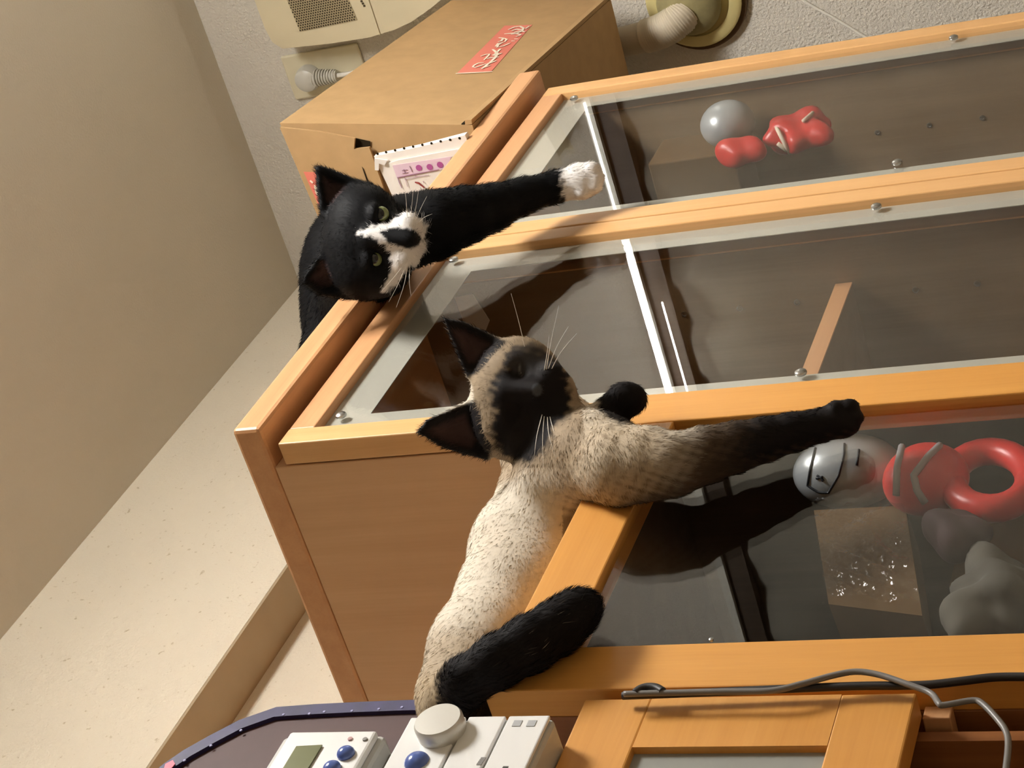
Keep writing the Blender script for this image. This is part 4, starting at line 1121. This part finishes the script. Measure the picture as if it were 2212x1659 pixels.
def col_s(P, nrm):
    x, y, w = P[:, 0], P[:, 1], P[:, 2]
    n_ = len(P)
    jit = np.sin(x * 0.21 + y * 0.13) + np.sin(y * 0.37 - x * 0.11 + w * 0.09) + np.sin(x * 0.09 - y * 0.27)
    c = np.tile(CREAM, (n_, 1))
    # tan wash over shoulder and rump
    q = sm(1.25, 0.55, blob(P, (1330, 1000), (150, 115))); c = mixc(c, np.array((0.50, 0.40, 0.28)), q * 0.85)
    q = sm(1.1, 0.5, blob(P, (1170, 960), (110, 80))) ; c = mixc(c, TAN, q * 0.8)
    q = sm(1.15, 0.6, blob(P, (1085, 1000), (50, 50))); c = mixc(c, TAN * 0.9, q * 0.8)
    q = sm(1.25, 0.5, blob(P, (990, 1425), (110, 80)) + 0.06 * jit); c = mixc(c, np.array((0.40, 0.31, 0.21)), q * 0.85)
    q = sm(1.2, 0.3, blob(P, (1085, 1165), (80, 60)) + 0.1 * jit); c = mixc(c, np.array((0.55, 0.46, 0.35)), q * 0.4)
    q = sm(1.2, 0.4, blob(P, (930, 1510), (80, 70))); c = mixc(c, np.array((0.44, 0.33, 0.20)), q * 0.8)
    q = sm(0.4, 1.6, jit) * sm(1.4, 0.6, blob(P, (1330, 1010), (150, 110))); c = mixc(c, TAN * 0.55, q * 0.55)
    # foreleg darkens towards the paw
    leg = ((x > 1340) & (y > 890) & ~((x < 1410) & (y < 912))) | (x > 1640)
    q = sm(1370, 1600, x + 6 * jit + 0.35 * (y - 960)) * leg; c = mixc(c, BROWN, np.clip(q * 1.3, 0, 1) * leg)
    q = sm(1500, 1640, x + 8 * jit + 0.4 * (y - 960)) * leg; c = mixc(c, DARK * 1.3, q)
    # underside of the chest, darker coat
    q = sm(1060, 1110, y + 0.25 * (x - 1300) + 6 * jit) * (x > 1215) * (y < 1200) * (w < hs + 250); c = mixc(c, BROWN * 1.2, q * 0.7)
    # folded paw
    q = sm(1.25, 1.0, blob(P, (1354, 860), (58, 48)) + 0.03 * jit) * (w < p3 + 40); c = mixc(c, DARK * 1.2, q)
    # head
    head = (w < hs + 45) & (x < 1262) & (y < 1010) & (y > 690)
    hd = head.astype(float)
    c = mixc(c, np.array((0.33, 0.25, 0.165)), hd * sm(1.25, 0.95, blob(P, (1130, 862), (135, 150))))
    q = np.maximum.reduce([sm(1.15, 0.85, blob(P, (1150, 850), (92, 78)) + 0.04 * jit), sm(1.15, 0.85, blob(P, (1188, 846), (54, 74)) + 0.03 * jit), sm(1.15, 0.85, blob(P, (1128, 925), (66, 72)) + 0.04 * jit), sm(1.15, 0.85, blob(P, (1142, 790), (52, 50)) + 0.05 * jit) * 0.9]) * hd
    c = mixc(c, DARK * 1.2, np.clip(q, 0, 1) * sm(1240, 1222, x - 0.10 * (y - 850) + 4 * jit) * sm(746, 764, y + 0.0018 * (x - 1130) ** 2 * -1 + 4 * jit))
    q = sm(1.15, 0.8, blob(P, (1140, 775), (52, 34)) + 0.05 * jit) * hd; c = mixc(c, np.array((0.045, 0.042, 0.042)), q * 0.8)
    q = sm(1.1, 0.8, blob(P, (1008, 862), (16, 46))) * (w < hs + 80); c = mixc(c, CREAM, q)
    # ears
    for tri, inn in (([(950, 682), (1000, 688), (1098, 738), (1034, 806), (1004, 820)], [(970, 708), (1006, 712), (1066, 742), (1028, 786), (1010, 788)]),
                     ([(894, 934), (918, 904), (1028, 862), (1066, 960), (1056, 1000), (956, 974)], [(918, 934), (934, 920), (1006, 890), (1032, 950), (1020, 970), (966, 958)])):
        d = tri2([np.array(p, float) for p in tri], x, y); q = sm(4, -6, d) * (w < hs + 70) * (w > hs - 60)
        c = mixc(c, DARK * 1.1, q)
        d = tri2([np.array(p, float) for p in inn], x, y); q = sm(4, -14, d) * (w < hs + 70) * (w > hs - 60)
        c = mixc(c, np.array((0.085, 0.048, 0.043)), q * 0.8)
    # nose leather
    q = sm(1.2, 0.8, blob(P, (1160, 842), (11, 14))) * hd; c = mixc(c, np.array((0.075, 0.08, 0.09)), q)
    # closed eyes: a fine slit, its highlight painted pale
    q = sm(3.0, 1.0, np.abs(x - 1124 - 0.1 * (y - 800))) * sm(14, 10, np.abs(y - 800)) * hd; c = mixc(c, np.array((0.16, 0.15, 0.14)), q * 0.8)
    # tail and rump
    q = sm(22, 10, tail_d(P) + 2 * jit) * sm(900, 950, x + 0.4 * (y - 1480)); c = mixc(c, DARK * 1.1, q)
    q = sm(0.0, 16.0, (x - 950) * 0.85 + (y - 1500) * 0.5 + 6 * jit) * (y > 1445) * sm(0.0, 14.0, y - 1385 + 0.45 * (x - 1060)); c = mixc(c, DARK * 1.1, q)
    return c
def flow_s(P):
    x, y = P[:, 0], P[:, 1]
    f = np.zeros_like(P); f[:, 0] = -0.45; f[:, 1] = 0.9
    hd = (x < 1262) & (y < 1000)
    f[hd, 0] = x[hd] - 1165; f[hd, 1] = y[hd] - 845; f[hd, 2] = 50
    lg_ = (x > 1330) & (y > 895)
    f[lg_] = np.array((1.0, 0.1, 0.0))
    sh = (x > 1230) & (x <= 1400) & (y > 900) & (y < 1130)
    f[sh] = np.array((0.2, 1.0, 0.0))
    tl = tail_d(P) < 20
    f[tl] = np.array((0.85, -0.5, 0))
    f /= np.maximum(np.linalg.norm(f, axis=1), 1e-6)[:, None]
    return f * 5
def len_s(P):
    x, y = P[:, 0], P[:, 1]
    l_ = np.ones(len(P))
    l_ = np.where((blob(P, (1150, 850), (95, 110)) < 1) & (P[:, 2] < hs), 0.55, l_)
    l_ = np.where(x > 1780, 0.6, l_)
    l_ = np.where((y > 1060) & (x < 1240), 0.82, l_)
    tl = tail_d(P) < 20
    return np.where(tl, 1.4, l_)
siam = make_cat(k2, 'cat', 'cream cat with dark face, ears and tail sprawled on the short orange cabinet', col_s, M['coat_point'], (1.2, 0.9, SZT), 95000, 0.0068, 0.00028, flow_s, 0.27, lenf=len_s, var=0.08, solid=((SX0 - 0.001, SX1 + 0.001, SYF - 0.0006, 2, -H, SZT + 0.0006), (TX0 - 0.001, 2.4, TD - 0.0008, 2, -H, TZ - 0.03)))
w2 = hs - 112
whiskers(k2, siam, [[(1180, 800, w2), (1190, 740, w2 - 20), (1207, 660, w2 - 10)], [(1184, 798, w2), (1202, 750, w2 - 20), (1228, 705, w2 - 20)], [(1190, 800, w2), (1212, 760, w2 - 20), (1246, 720, w2 - 20)], [(1136, 760, w2 + 50), (1122, 700, w2 + 40), (1104, 634, w2 + 40)], [(1176, 800, w2), (1182, 760, w2 - 10), (1186, 725, w2 - 20)],
                    [(1172, 892, w2), (1160, 940, w2 - 70), (1154, 985, w2 - 95)], [(1176, 894, w2), (1172, 950, w2 - 75), (1174, 1014, w2 - 105)], [(1182, 894, w2), (1186, 940, w2 - 70), (1202, 995, w2 - 100)], [(1186, 892, w2), (1196, 930, w2 - 60), (1216, 968, w2 - 90)]], 0.0004)
